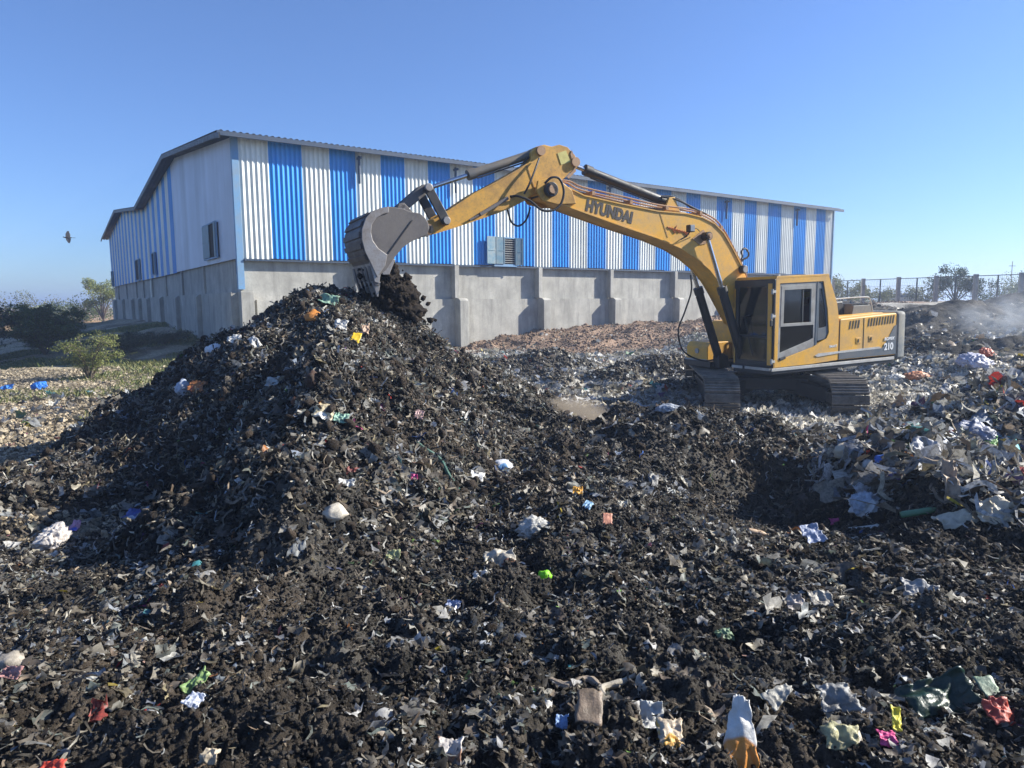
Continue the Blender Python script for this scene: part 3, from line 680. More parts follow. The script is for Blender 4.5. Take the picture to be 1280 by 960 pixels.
m = MB(); m.box((.92, 1.335, 1.17), (.16, .03, .055), Matrix.Rotation(radians(14), 3, 'Y')); m.build('door_handle', M['dark'], door, bev=.006)
m = MB(); m.ring([(-.07, 1.46), (-.05, 2.665), (-.19, 2.675), (-.33, 2.10), (-.385, 1.62), (-.32, 1.50)], [(-.10, 1.72), (-.09, 2.53), (-.17, 2.53), (-.285, 2.08), (-.325, 1.76), (-.25, 1.73)], 1.285, 1.318); rw = m.build('rear_window_frame', M['grey_blue'], cab, bev=.004)
m = MB(); m.prism([(-.10, 1.72), (-.09, 2.53), (-.17, 2.53), (-.285, 2.08), (-.325, 1.76), (-.25, 1.73)], 1.296, 1.302); m.build('window_pane', M['glass'], rw)
m = MB(); m.prism([(1.0, 1.77), (1.0, 2.60), (-.18, 2.60), (-.30, 2.1), (-.34, 1.77)], .28, .285); m.build('window_pane', M['glass'], cab)
# windshield: upper and lower glass in a dark frame
m = MB(); m.ring([(.26, .995), (1.335, .995), (1.335, 2.74), (.26, 2.74)], [(.36, 1.10), (1.13, 1.10), (1.13, 2.60), (.36, 2.60)], 1.115, 1.165, axes='yz'); m.box((1.14, .745, 1.60), (.04, .78, .05)); m.build('windshield_frame', M['dark'], cab, bev=.012)
m = MB(); m.box((1.13, .745, 2.11), (.006, .78, .98)); m.build('windshield', M['glass_dark'], cab)
m = MB(); m.box((1.13, .745, 1.34), (.006, .78, .48)); m.build('windshield', M['glass_dark'], cab)
m = MB(); m.box((1.176, 1.235, 1.85), (.022, .10, 1.62)); m.box((1.182, .285, 1.80), (.02, .03, 1.55)); m.build('corner_post', M['yellow'], cab, bev=.005)
m = MB(); m.tube([(1.19, .80, 1.22), (1.20, .60, 1.95)], .012, 6); m.tube([(1.195, .52, 1.98), (1.195, .72, 2.02)], .014, 6); m.build('wiper', M['black'], cab)
for z in (2.50, 2.02, 1.12):
    m = MB(); m.cyl((1.20, 1.315, z-.05), (1.20, 1.315, z+.05), .022, 8); m.box((1.17, 1.32, z), (.09, .04, .05)); m.build('hinge', M['light_grey'], cab)
m = MB(); m.box((1.23, 1.33, 1.88), (.06, .03, .12)); m.tube([(1.18, 1.3, 1.98), (1.24, 1.34, 1.94)], .012, 6); m.build('mirror', M['black'], cab, bev=.01)
m = MB(); m.box((.0, .78, 1.50), (.55, .55, .14)); m.box((-.27, .78, 1.85), (.12, .50, .70), Matrix.Rotation(radians(-8), 3, 'Y')); m.box((-.31, .78, 2.27), (.10, .28, .16)); m.box((.0, .78, 1.28), (.5, .45, .3)); m.build('seat', M['seat'], cab, bev=.04)
m = MB()
for y in (.42, 1.12): m.box((.1, y, 1.45), (.45, .18, .45)); m.cyl((.28, y, 1.66), (.30, y, 1.85), .02, 8); m.cyl((.30, y, 1.84), (.31, y, 1.93), .035, 10)
m.box((.82, .42, 1.55), (.14, .16, .9)); m.build('console', M['inside'], cab, bev=.02)
m = MB(); m.tube([(1.05, .78, 1.1), (.86, .78, 1.65)], .03, 8); m.tube([(.86, .70, 1.9), (.9, .70, 1.2)], .018, 6); m.build('lever', M['inside'], cab)
# --- boom
BT = [(5.66, 4.52), (5.52, 4.60), (5.16, 4.49), (4.82, 4.36), (3.94, 4.225), (3.15, 4.12), (2.42, 4.085), (2.04, 4.02), (1.73, 3.905), (1.49, 3.73), (1.25, 3.43), (1.09, 3.20), (.93, 2.97), (.80, 2.72), (.50, 2.18), (.20, 1.75), (.02, 1.62)]
BB = [(.0, 1.38), (.22, 1.32), (.50, 1.42), (.95, 1.82), (1.42, 2.50), (1.61, 2.75), (1.84, 2.98), (2.20, 3.22), (2.60, 3.42), (3.15, 3.605), (3.94, 3.81), (5.08, 4.13), (5.43, 4.25), (5.62, 4.30), (5.70, 4.40)]
boom = MB(); boom.prism(BT+BB, -.25, .25)
boom = boom.build('boom', M['yellow'], ex, bev=.012)
m = MB()                                               # flange lips of the side plates
for y in (-.25, .25):
    for ptsx in (BT[2:13], BB[3:13]):
        for a, b in zip(ptsx[:-1], ptsx[1:]): m.bar((a[0], y, a[1]), (b[0], y, b[1]), .035, .022)
m.build('flange', M['yellow'], boom)
m = MB(); m.prism([(5.80, 4.58), (5.45, 4.68), (5.10, 4.44), (5.02, 4.2), (5.42, 4.18), (5.72, 4.24), (5.84, 4.40)], .25, .30); m.prism([(5.80, 4.58), (5.45, 4.68), (5.10, 4.44), (5.02, 4.2), (5.42, 4.18), (5.72, 4.24), (5.84, 4.40)], -.30, -.25); m.build('boom_head', M['yellow_worn'], boom, bev=.012)
m = MB(); m.cyl((5.56, -.38, 4.43), (5.56, .38, 4.43), .13, 24); m.build('pivot_boss', M['dark'], boom, bev=.01)
m = MB(); m.cyl((5.56, .36, 4.43), (5.56, .42, 4.43), .085, 20); m.build('pivot_pin', M['pin'], boom, bev=.01)
m = MB(); m.box((5.2, .255, 4.33), (.012, .004, .24), Matrix.Rotation(radians(-8), 3, 'Y')); m.box((3.0, .255, 3.85), (.010, .004, .5), Matrix.Rotation(radians(22), 3, 'Y')); m.build('weld_seam', M['pin'], boom)
text('HYUNDAI', .285, 'lettering', M['letter_dark'], boom, face_M(4.80, 4.105, .253, radians(-12.0)), .003, .016, 1.05, .02, .80)
# red hand-written mark
m = MB(); rr = random.Random(3)
for k in range(9):
    x = 2.92-.06*k; z = 3.80-.012*k; m.bar((x, .254, z), (x-.05-.03*rr.random(), .254, z+rr.uniform(-.09, .12)), .004, .022, up=(0, 1, 0)); m.bar((x, .254, z+.03), (x-.07, .254, z-.02), .004, .02, up=(0, 1, 0))
m.build('painted_mark', M['redmark'], boom)
# work lamp on the boom
m = MB(); m.box((2.50, .44, 3.78), (.13, .12, .14)); wl = m.build('work_lamp', M['dark'], boom, bev=.012)
m = MB(); m.box((2.50, .505, 3.78), (.10, .01, .11)); m.build('lamp_lens', M['lens'], wl)
m = MB(); m.tube([(2.50, .42, 3.72), (2.52, .35, 3.64), (2.60, .26, 3.58)], .014, 6); m.tube(smooth_pts([(2.45, .42, 3.80), (2.30, .40, 3.78), (2.15, .30, 3.74)], 4), .008, 5); m.build('bracket', M['dark'], wl)
m = MB(); m.cyl((.98, .22, 2.97), (.98, .36, 2.97), .085, 18); wl2 = m.build('work_lamp', M['dark'], boom, bev=.01)
m = MB(); m.cyl((.98, .36, 2.97), (.98, .372, 2.97), .065, 18); m.build('lamp_lens', M['lens'], wl2)
# steel pipes on top of the boom
m = MB()
for y, dz in ((.20, .09), (.13, .05), (-.13, .05), (-.20, .09)):
    pts = [(5.42, y, 4.62), (5.1, y, 4.56+dz*.6), (4.82, y, 4.43+dz), (3.94, y, 4.29+dz), (3.15, y, 4.18+dz*.8), (2.42, y, 4.14+dz*.6), (2.04, y, 4.08+dz*.6), (1.66, y, 3.95+dz*.5), (1.40, y, 3.72+dz*.4), (1.15, y, 3.38+dz*.4), (.90, y, 3.0+dz*.5), (.78, y, 2.78+dz*.4)]
    m.tube(smooth_pts(pts, 4), .017, 7)
pi_ = m.build('pipe', M['pipe'], boom, smooth=True)
for x, z in ((4.6, 4.37), (3.75, 4.235), (2.9, 4.14), (2.05, 4.06), (1.5, 3.78), (1.1, 3.26)):
    m = MB(); m.box((x, 0, z+.05), (.06, .46, .07)); m.build('pipe_clamp', M['pin'], boom)
for hp_ in ([(2.95, .1, 4.42), (2.6, .16, 4.36), (2.2, .2, 4.20), (1.9, .2, 4.10)], [(2.85, -.05, 4.46), (2.5, -.05, 4.44), (2.1, -.02, 4.25), (1.85, -.02, 4.08)], [(1.0, .10, 2.98), (.90, .10, 3.12), (.82, .10, 3.24), (.84, .10, 3.36), (.74, .10, 3.42), (.65, .10, 3.34), (.66, .10, 3.24), (.78, .10, 3.19), (.88, .10, 3.10)]):
    m = MB(); m.tube(smooth_pts(hp_, 6), .02, 7); m.build('hose', M['black'], boom, smooth=True)
# --- boom cylinders
def cylinder(name, a, b, rb, rr_, split, y, matb, gl=.05):
    """a foot of the barrel, b end of the rod, split the share of the barrel"""
    A = Vector((a[0], y, a[1])); B = Vector((b[0], y, b[1])); P = A.lerp(B, split)
    m = MB(); m.cyl(A, P, rb, 18); m.cyl(P-(B-A).normalized()*.10, P+(B-A).normalized()*.05, rb+.018, 18)
    m.cyl(A-Vector((0, .09, 0)), A+Vector((0, .09, 0)), rb*.95, 16)
    o = m.build(name, matb, ex, smooth=True)
    m = MB(); m.cyl(P, B, rr_, 14); m.build('piston_rod', M['chrome'], o, smooth=True)
    m = MB(); m.cyl(B-Vector((0, .08, 0)), B+Vector((0, .08, 0)), rr_*1.9, 16); m.build('rod_eye', M['dark'], o, smooth=True)
    d = (B-A).normalized(); s = Vector((0, 1, 0)).cross(d); m = MB()
    m.tube([A+s*(rb+.02)+d*.15, P+s*(rb+.02)-d*.12, P+s*rb*.6-d*.06], .014, 6); m.build('pipe', M['dark'], o); return o
cylinder('boom_cylinder', (.98, .98), (2.02, 3.64), .085, .045, .60, .36, M['dark'])
cylinder('boom_cylinder', (.98, .98), (2.02, 3.64), .085, .045, .60, -.36, M['dark'])
m = MB(); m.cyl((2.02, -.46, 3.64), (2.02, .46, 3.64), .06, 16); m.cyl((2.02, -.48, 3.64), (2.02, .48, 3.64), .035, 12); m.prism([(2.3, 3.60), (2.02, 3.78), (1.85, 3.62), (1.95, 3.50), (2.12, 3.48)], .25, .262); m.build('cylinder_pin', M['pin'], ex)
m = MB(); m.prism([(1.10, .86), (1.10, 1.12), (.98, 1.18), (.84, 1.1), (.80, .86)], -.46, -.26); m.prism([(1.10, .86), (1.10, 1.12), (.98, 1.18), (.84, 1.1), (.80, .86)], .26, .46); m.prism([(.5, .9), (.4, 1.6), (.1, 1.72), (-.2, 1.5), (-.3, .9)], -.34, -.26); m.prism([(.5, .9), (.4, 1.6), (.1, 1.72), (-.2, 1.5), (-.3, .9)], .26, .34); m.build('boom_mount', M['dark'], ex, bev=.01)
m = MB(); m.tube(smooth_pts([(1.75, -.44, 2.9), (1.68, -.5, 2.55), (1.82, -.55, 2.1), (1.95, -.6, 1.7), (1.8, -.6, 1.25), (1.35, -.5, 1.02), (1.0, -.4, 1.05)], 6), .018, 7); m.build('hose', M['black'], ex, smooth=True)
# arm cylinder on top of the boom
cylinder('arm_cylinder', (2.72, 4.33), (4.955, 4.96), .085, .045, .84, 0, M['dark'])
m = MB(); m.prism([(2.95, 4.08), (2.80, 4.40), (2.66, 4.42), (2.50, 4.08)], -.16, -.11); m.prism([(2.95, 4.08), (2.80, 4.40), (2.66, 4.42), (2.50, 4.08)], .11, .16); m.build('cylinder_bracket', M['yellow'], ex, bev=.01)
# --- arm
AR = [(5.83, 5.10), (5.74, 5.19), (5.58, 5.235), (5.43, 5.21), (5.27, 5.255), (5.10, 5.22), (4.95, 5.09), (4.885, 4.97), (4.92, 4.86), (5.07, 4.76), (5.25, 4.62), (5.40, 4.52), (5.50, 4.36), (5.62, 4.33), (5.73, 4.42), (5.87, 4.34), (6.02, 4.25), (6.34, 4.10), (6.56, 4.02), (6.87, 3.92), (7.28, 3.79), (7.70, 3.665), (7.86, 3.63), (7.93, 3.66), (7.95, 3.74), (7.88, 3.83), (7.66, 3.94), (7.45, 4.04), (6.96, 4.34), (6.55, 4.54), (6.12, 4.77), (5.94, 4.88), (5.86, 4.96)]
arm = MB(); arm.prism(AR, -.17, .17); arm = arm.build('arm', M['yellow_worn'], ex, bev=.01)
m = MB()
for y in (.17, -.17):
    for a, b in zip(AR[16:22], AR[17:23]): m.bar((a[0], y, a[1]), (b[0], y, b[1]), .03, .022)
    for a, b in zip(AR[26:31], AR[27:32]): m.bar((a[0], y, a[1]), (b[0], y, b[1]), .03, .022)
m.build('flange', M['yellow_worn'], arm)
m = MB(); m.cyl((5.67, -.22, 5.12), (5.67, .22, 5.12), .085, 18); m.cyl((4.955, -.22, 4.96), (4.955, .22, 4.96), .085, 18); m.cyl((7.85, -.24, 3.72), (7.85, .24, 3.72), .09, 18); m.cyl((7.54, -.24, 3.86), (7.54, .24, 3.86), .075, 18); m.build('pin_boss', M['pin'], arm, smooth=True)
m = MB(); m.prism([(5.32, 5.10), (5.14, 5.16), (5.05, 4.96), (5.25, 4.90)], .172, .178); m.build('warning_sticker', M['sticker'], arm)
m = MB(); m.prism([(5.02, 5.17), (4.99, 5.10), (4.86+.08, 4.80), (5.10, 4.66), (5.13, 4.70), (4.98, 4.84), (5.05, 5.10)], .171, .182); m.box((5.86, .176, 4.62), (.012, .006, .55), Matrix.Rotation(radians(20), 3, 'Y')); m.build('weld_seam', M['pin'], arm)
m = MB(); m.bar((6.35, .20, 4.28), (6.9, .20, 3.98), .05, .06); m.bar((6.9, .20, 3.98), (7.1, .20, 3.88), .035, .035); m.build('pipe_guard', M['bucket'], arm, bev=.01)
m = MB(); m.tube(smooth_pts([(5.72, .22, 4.98), (5.85, .28, 4.75), (5.98, .3, 4.5), (6.05, .24, 4.35)], 6), .018, 7); m.build('hose', M['black'], arm, smooth=True)
m = MB(); m.tube(smooth_pts([(6.32, .22, 4.30), (6.2, .3, 4.30), (6.0, .36, 4.22), (5.80, .42, 4.06), (5.58, .44, 4.06), (5.42, .44, 4.18), (5.36, .44, 4.40), (5.44, .44, 4.60), (5.60, .44, 4.62), (5.72, .40, 4.52)], 8), .021, 8); m.build('hose', M['black'], arm, smooth=True)
m = MB(); m.tube(smooth_pts([(6.15, -.25, 4.14), (6.05, -.3, 3.92), (5.88, -.34, 3.86), (5.72, -.34, 3.98), (5.64, -.32, 4.20)], 8), .018, 7); m.build('hose', M['black'], arm, smooth=True)
m = MB(); m.tube(smooth_pts([(5.86, .1, 5.02), (5.96, .12, 4.92), (5.98, .14, 4.80)], 6), .018, 7); m.build('hose', M['black'], arm, smooth=True)
# --- bucket cylinder, links
cylinder('bucket_cylinder', (5.67, 5.12), (7.83, 4.39), .075, .038, .60, 0, M['barrel'])
m = MB()
for y in (-.26, .22): m.prism([(7.86, 4.45), (7.77, 4.44), (7.46, 3.87), (7.50, 3.79), (7.60, 3.80), (7.90, 4.36)], y, y+.05)
m.cyl((7.83, -.28, 4.39), (7.83, .28, 4.39), .05, 14); m.build('rocker_link', M['dark'], ex, bev=.008)
m = MB()
for y in (-.15, .09): m.prism([(7.80, 4.47), (7.90, 4.45), (8.33, 4.10), (8.32, 4.00), (8.22, 4.0), (7.78, 4.34)], y, y+.07)
m.box((8.05, 0, 4.22), (.18, .22, .10), Matrix.Rotation(radians(39), 3, 'Y')); m.build('bucket_link', M['bucket'], ex, bev=.01)
m = MB(); m.cyl((7.83, .27, 4.39), (7.83, .31, 4.39), .065, 16); m.cyl((7.54, .27, 3.86), (7.54, .31, 3.86), .065, 16); m.cyl((8.27, -.20, 4.06), (8.27, .24, 4.06), .05, 14); m.build('pin', M['bucket_bright'], ex, bev=.008)
# --- bucket: shell swept across, two cheeks, ears, lip, cutters, teeth
OUT = [(8.05, 3.88), (8.25, 3.955), (8.38, 4.0), (8.51, 4.02), (8.61, 4.03), (8.74, 4.0), (8.90, 3.94), (9.0, 3.84), (9.07, 3.67), (9.08, 3.51), (9.04, 3.33), (8.97, 3.17), (8.89, 2.93)]
W2 = .56; T = .035
INN = [(8.17, 3.80), (8.28, 3.92), (8.39, 3.965), (8.51, 3.985), (8.60, 3.99), (8.72, 3.965), (8.865, 3.91), (8.965, 3.82), (9.03, 3.66), (9.04, 3.51), (9.0, 3.34), (8.93, 3.18), (8.86, 2.94)]
m = MB(); pl = OUT[1:]+INN[1:][::-1]; m.prism(pl, -W2, W2)
bk = m.build('bucket', M['bucket_dark'], ex, bev=.006)
side = [(7.96, 3.70), (8.00, 3.60), (8.12, 3.55), (8.27, 3.49), (8.41, 3.40), (8.55, 3.25), (8.70, 3.05), (8.86, 2.93), (8.96, 3.17), (9.03, 3.33), (9.07, 3.51), (9.06, 3.67), (8.99, 3.84), (8.90, 3.935), (8.74, 3.995), (8.61, 4.025), (8.38, 3.995), (8.25, 3.95), (8.10, 3.93), (8.03, 3.87), (7.98, 3.80)]
for y in (W2, -W2-T):
    m = MB(); m.prism([(8.16, 3.54), (8.27, 3.49), (8.41, 3.40), (8.55, 3.25), (8.70, 3.05), (8.86, 2.93), (8.96, 3.17), (9.03, 3.33), (9.07, 3.51), (9.06, 3.67), (8.99, 3.84), (8.90, 3.935), (8.74, 3.995), (8.61, 4.025), (8.38, 3.995), (8.22, 3.94)] if y < 0 else side, y, y+T); m.build('side_plate', M['bucket'], bk, bev=.008)
m = MB(); m.prism([(8.86, 2.93), (8.96, 3.17), (9.03, 3.33), (9.07, 3.51), (9.06, 3.67), (8.99, 3.84), (8.90, 3.935), (8.74, 3.995), (8.62, 4.015), (8.62, 3.93), (8.72, 3.90), (8.83, 3.84), (8.90, 3.74), (8.92, 3.62), (8.90, 3.50), (8.82, 3.38), (8.68, 3.28), (8.72, 3.12)], W2+T, W2+T+.018); m.build('wear_plate', M['bucket_bright'], bk, bev=.006)
m = MB(); m.bar((8.66, W2+T+.004, 3.30), (8.24, W2+T+.004, 3.82), .012, .018, up=(0, 1, 0)); m.build('weld_seam', M['dark'], bk)
m = MB()
for y in (-.24, .19): m.prism([(7.80, 3.66), (7.86, 3.60), (8.05, 3.60), (8.3, 3.9), (8.40, 4.0), (8.34, 4.12), (8.25, 4.14), (8.16, 4.05), (7.95, 3.84), (7.80, 3.78)], y, y+.05)
m.build('ear', M['bucket'], bk, bev=.01)
for k in range(5):                                    # wear strips on the back
    a = OUT[6+k]; b = OUT[7+k]; d = Vector((b[0]-a[0], 0, b[1]-a[1])); n = Vector((-d.z, 0, d.x)).normalized()
    m = MB(); c = Vector((a[0]*.5+b[0]*.5, 0, a[1]*.5+b[1]*.5)); n = n if n.x > 0 else -n
    m.bar(c+n*.012+Vector((0, -W2, 0)), c+n*.012+Vector((0, W2, 0)), .085, .025, up=tuple(n)); m.build('wear_strip', M['bucket_dark'], bk, bev=.004)
ld = Vector((-.20, 0, -.38)).normalized()             # the way the lip and teeth point
m = MB(); m.prism([(8.80, 2.98), (8.97, 3.18), (8.90, 2.86), (8.83, 2.84)], -W2-T, W2+T); m.build('lip', M['bucket_bright'], bk, bev=.006)
for k in range(5):
    y = -W2+.04+k*(2*W2-.08)/4
    m = MB(); m.prism([(8.80, 2.96), (8.97, 3.12), (8.945, 2.92), (8.90, 2.80), (8.83, 2.80)], y-.06, y+.06); ad = m.build('tooth_adapter', M['bucket'], bk, bev=.01)
    m = MB(); b0 = len(m.v); m.add([(8.80, y-.05, 2.86), (8.80, y+.05, 2.86), (8.93, y+.05, 2.88), (8.93, y-.05, 2.88), (8.845, y-.032, 2.63), (8.845, y+.032, 2.63), (8.865, y+.032, 2.63), (8.865, y-.032, 2.63)], [(0, 1, 2, 3), (7, 6, 5, 4), (0, 4, 5, 1), (1, 5, 6, 2), (2, 6, 7, 3), (3, 7, 4, 0)]); m.build('tooth', M['bucket_bright'], ad, bev=.006)
for y in (W2-.02, -W2-.03):
    m = MB(); m.prism([(8.66, 3.28), (8.55, 3.20), (8.66, 2.97), (8.76, 2.97), (8.79, 3.06)], y, y+.05); m.build('side_cutter', M['bucket_bright'], bk, bev=.008)
# ------------------------------------------------------------------ clump of soil falling from the bucket
def ico(sub_):
    bm = bmesh.new(); bmesh.ops.create_icosphere(bm, subdivisions=sub_, radius=1); v = np.array([p.co[:] for p in bm.verts]); f = np.array([[q.index for q in p.verts] for p in bm.faces]); bm.free(); return v, f
IV1, IF1 = ico(1); IV2, IF2 = ico(2); IV3, IF3 = ico(3); IV5, IF5 = ico(5)
def n3(v, s, k): return (vn(v[:, 0]*s+v[:, 2]*s*.7, v[:, 1]*s-v[:, 2]*s*.6, k)+vn(v[:, 2]*s+7, v[:, 0]*s*.8-v[:, 1]*s*.5, k+1))/2
def b3(v, s, k): return (bil(v[:, 0]*s+v[:, 2]*s*.7, v[:, 1]*s-v[:, 2]*s*.6, k)+bil(v[:, 2]*s+7, v[:, 0]*s*.8-v[:, 1]*s*.5, k+1))/2
vs, fs = [], []; off = 0
def wpt(x, y, z): return np.array(XM @ Vector((x, y, z)))
for (x, y, z, r) in ((8.60, .25, 3.02, .17), (8.52, .05, 2.86, .24), (8.45, .0, 2.60, .30), (8.34, .18, 2.42, .30), (8.50, -.1, 2.30, .36), (8.28, .1, 2.15, .30), (8.75, .1, 2.45, .28), (8.85, .0, 2.2, .32), (8.55, .25, 2.62, .22), (8.6, .2, 2.05, .40), (8.40, .3, 1.95, .30), (8.75, -.2, 2.72, .22), (8.66, -.3, 3.0, .22)):
    v = IV5*np.array([r, r, r*1.15])
    d = .8*(b3(v+x*9, 2.6/r*.3, 200)-.4)+.6*(b3(v+x*9, 7/r*.3, 203)-.4)+.45*(b3(v+y*5, 16/r*.3, 207)-.4)+.3*(b3(v, 36/r*.3, 209)-.4)
    v = v*(1+d[:, None])+wpt(x, y, z); vs.append(v); fs.append(IF5+off); off += len(v)
for k in range(900):
    a_ = rng.uniform(0, 1); c_ = wpt(8.62-.25*a_+rng.normal(0, .16+.12*a_), .1+rng.normal(0, .2+.1*a_), 3.05-1.2*a_+rng.normal(0, .07)); s_ = .018+.055*rng.uniform()**2
    vs.append(IV1*(1+rng.normal(0, .25, (12, 1)))*s_+c_) if 0 else vs.append(IV1*(1+rng.normal(0, .25, (len(IV1), 1)))*s_+c_); fs.append(IF1+off); off += len(IV1)
vv = np.concatenate(vs)
cc = np.array([.022, .017, .013])*(.6+1.5*n3(vv, 11, 211))[:, None]
clump = mk('falling_soil', vv, np.concatenate(fs), M['soil'], col=cc)
props(clump, 'black clump of wet soil dropping out of the bucket onto the heap', 'soil clump')

# ------------------------------------------------------------------ loose pieces
def grid_t(n, m_, amp, ragged=.25):
    u, v = np.meshgrid(np.linspace(-.5, .5, n), np.linspace(-.5, .5, m_), indexing='ij'); p = np.stack([u, v, np.zeros_like(u)], -1).reshape(-1, 3)
    p[:, :2] += rng.normal(0, ragged/n*.6, (len(p), 2)); p[:, 2] = rng.normal(0, amp, len(p)); a, b, c = rng.normal(0, 1, 3)
    p[:, 2] += a*amp*1.6*(p[:, 0]**2*4-.3)+b*amp*1.6*(p[:, 1]**2*4-.3)+c*amp*2*p[:, 0]*p[:, 1]*2
    i = np.arange(n*m_).reshape(n, m_); f = np.stack([i[:-1, :-1], i[1:, :-1], i[1:, 1:], i[:-1, 1:]], -1).reshape(-1, 4); return p, f
def flake_t(): p, f = grid_t(3, 3, rng.uniform(.03, .12), .8); p[:, 1] *= rng.uniform(.35, 1); return p, f
def crum_t():  p, f = grid_t(6, 6, rng.uniform(.04, .10), .8); p[:, 1] *= rng.uniform(.5, 1); return p, f
def strip_t():
    p, f = grid_t(6, 2, .03, .2); p[:, 1] *= rng.uniform(.03, .10); x = p[:, 0].copy(); a, b = rng.normal(0, .22, 2)
    p[:, 2] += .5*a*(x**2)*2; p[:, 1] += .6*b*(x**2)*2+.1*np.sin(x*9+a*5); return p, f
def clod_t():
    v = IV1*(1+rng.normal(0, .22, (len(IV1), 1)))*np.array([.5, .5*rng.uniform(.6, 1), .5*rng.uniform(.4, .8)]); f = np.concatenate([IF1, IF1[:, :1]], 1); return v, IF1
def clod2_t():
    v = IV2*.5; v = v*(1+.7*(b3(v+rng.uniform(0, 50), 2.6, int(rng.integers(999)))-.4)+.5*(b3(v+rng.uniform(0, 50), 6, int(rng.integers(999)))-.4))[:, None]*np.array([1, rng.uniform(.6, 1), rng.uniform(.5, .8)]); return v, IF2
TEMPL = {'flake': [flake_t() for _ in range(14)], 'crum': [crum_t() for _ in range(14)], 'strip': [strip_t() for _ in range(12)], 'clod': [clod_t() for _ in range(10)], 'clod2': [clod2_t() for _ in range(10)]}
def rots(n, nrm, tiltsd, flatten=None):
    """random rotations whose z axis strays from the ground normal by about tiltsd"""
    z = nrm+rng.normal(0, tiltsd, (n, 3)); z /= np.linalg.norm(z, axis=1, keepdims=True)
    a = rng.normal(0, 1, (n, 3)); x = a-z*(a*z).sum(1, keepdims=True); x /= np.linalg.norm(x, axis=1, keepdims=True); y = np.cross(z, x)
    return np.stack([x, y, z], -1)
def scatter(name, kind, X, Y, size, cols, mat, tilt=.5, lift=.2, label=None, zabs=None, nrm=None):
    n = len(X)
    if nrm is None: z, nrm, *_ = Hn(X, Y)
    else: z = zabs
    P = np.stack([X, Y, z], -1)+nrm*(size*lift)[:, None]; R3 = rots(n, nrm, tilt); T_ = TEMPL[kind]; ti = rng.integers(0, len(T_), n)
    vs, fs, cs = [], [], []; off = 0
    for k, (tv, tfc) in enumerate(T_):
        s = np.where(ti == k)[0]
        if len(s) == 0: continue
        v = np.einsum('nij,vj->nvi', R3[s], tv)*size[s][:, None, None]+P[s][:, None, :]
        f = tfc[None]+(np.arange(len(s))*len(tv))[:, None, None]+off
        vs.append(v.reshape(-1, 3)); fs.append(f.reshape(-1, tfc.shape[1])); cs.append(np.repeat(cols[s], len(tv), 0)); off += len(s)*len(tv)
    return mk(name, np.concatenate(vs), np.concatenate(fs), mat, col=np.concatenate(cs))
PAL_MUTED = np.array([[.30, .27, .21], [.22, .19, .14], [.16, .14, .11], [.40, .38, .33], [.12, .10, .08], [.26, .22, .13], [.20, .22, .20], [.14, .17, .15], [.33, .26, .19], [.09, .085, .08], [.18, .13, .09], [.24, .26, .27]])
PAL_PALE = np.array([[.55, .53, .46], [.45, .42, .35], [.62, .61, .58], [.38, .36, .30], [.50, .45, .34], [.42, .44, .44], [.70, .69, .66], [.33, .29, .22]])
PAL_BLUE = np.array([[.42, .46, .52], [.30, .36, .45], [.55, .58, .62], [.22, .27, .34], [.62, .63, .64], [.35, .38, .38]])
PAL_COL = np.array([[.55, .20, .04], [.50, .04, .03], [.03, .12, .42], [.05, .28, .10], [.55, .42, .04], [.45, .06, .20], [.05, .30, .34], [.20, .42, .08], [.12, .05, .20], [.6, .35, .28]])
def pal(n, wts, dmax=.75):
    """wts: shares of muted, pale, blue, coloured"""
    ch = rng.choice(4, n, p=np.array(wts)/sum(wts)); out = np.zeros((n, 3))
    for k, p in enumerate((PAL_MUTED, PAL_PALE, PAL_BLUE, PAL_COL)):
        s = ch == k; out[s] = p[rng.integers(0, len(p), s.sum())]
    out *= rng.uniform(.7, 1.3, (n, 1)); dm = rng.uniform(0, dmax, (n, 1)); return out*(1-dm)+np.array([.075, .065, .053])*dm
M['litter'] = piece_mat('litter_film'); M['clods'] = soil_mat('clod_soil'); M['fibre'] = piece_mat('litter_fibre', .8, .1, .2)
def inpoly(n, fn, x0, x1, y0, y1):
    X = rng.uniform(x0, x1, int(n)); Y = rng.uniform(y0, y1, int(n)); k = fn(X, Y); return X[k], Y[k]
def sizes(n, lo, hi, p=2.2): return lo+(hi-lo)*rng.uniform(0, 1, n)**p
def onheap(X, Y):
    z, d, r, l, wh, hh, dd, s = H(X, Y, True); return (hh > .05) & (Y > 5.2) & (X < .9) & (X > -8.2)
def view(X, Y): return np.abs(X) < .80*Y+2.8
mid_ = rbl_ = None
lit = empty('litter_on_heap'); props(lit, 'countless scraps of plastic film, rags and fibres mixed into the dark heap', 'litter', kind='stuff')
def place(name, par, kind, X, Y, lo, hi, wts, mat, tilt=.5, lift=.2, p=2.2, dark=None, var=(.5, 1.9), dmax=None):
    sz = sizes(len(X), lo, hi, p); cols = pal(len(X), wts, dmax or (.3 if par is mid_ else .5 if par is rbl_ else .75)) if dark is None else np.array(dark)*rng.uniform(*var, (len(X), 1))
    o = scatter(name, kind, X, Y, sz, cols, mat, tilt, lift); o.parent = par; o['kind'] = 'stuff'; return o
patch = lambda X, Y, s, k, t: vn(X*s, Y*s, k) > t
X, Y = inpoly(110000, lambda x, y: onheap(x, y) & (y < 12.6), -8, .9, 5, 12.7)
place('clods', lit, 'clod', X, Y, .018, .075, None, M['clods'], .9, .25, dark=(.052, .047, .040), p=3)
X, Y = inpoly(80000, lambda x, y: onheap(x, y) & (y < 12.6) & patch(x, y, 1.3, 301, .5), -8, .9, 5, 12.7)
place('scraps', lit, 'flake', X, Y, .02, .09, (.62, .33, .04, .012), M['litter'], .5, .25, 2.2)
X, Y = inpoly(8000, lambda x, y: onheap(x, y) & (y < 12.6) & patch(x, y, .9, 302, .42), -8, .9, 5, 12.7)
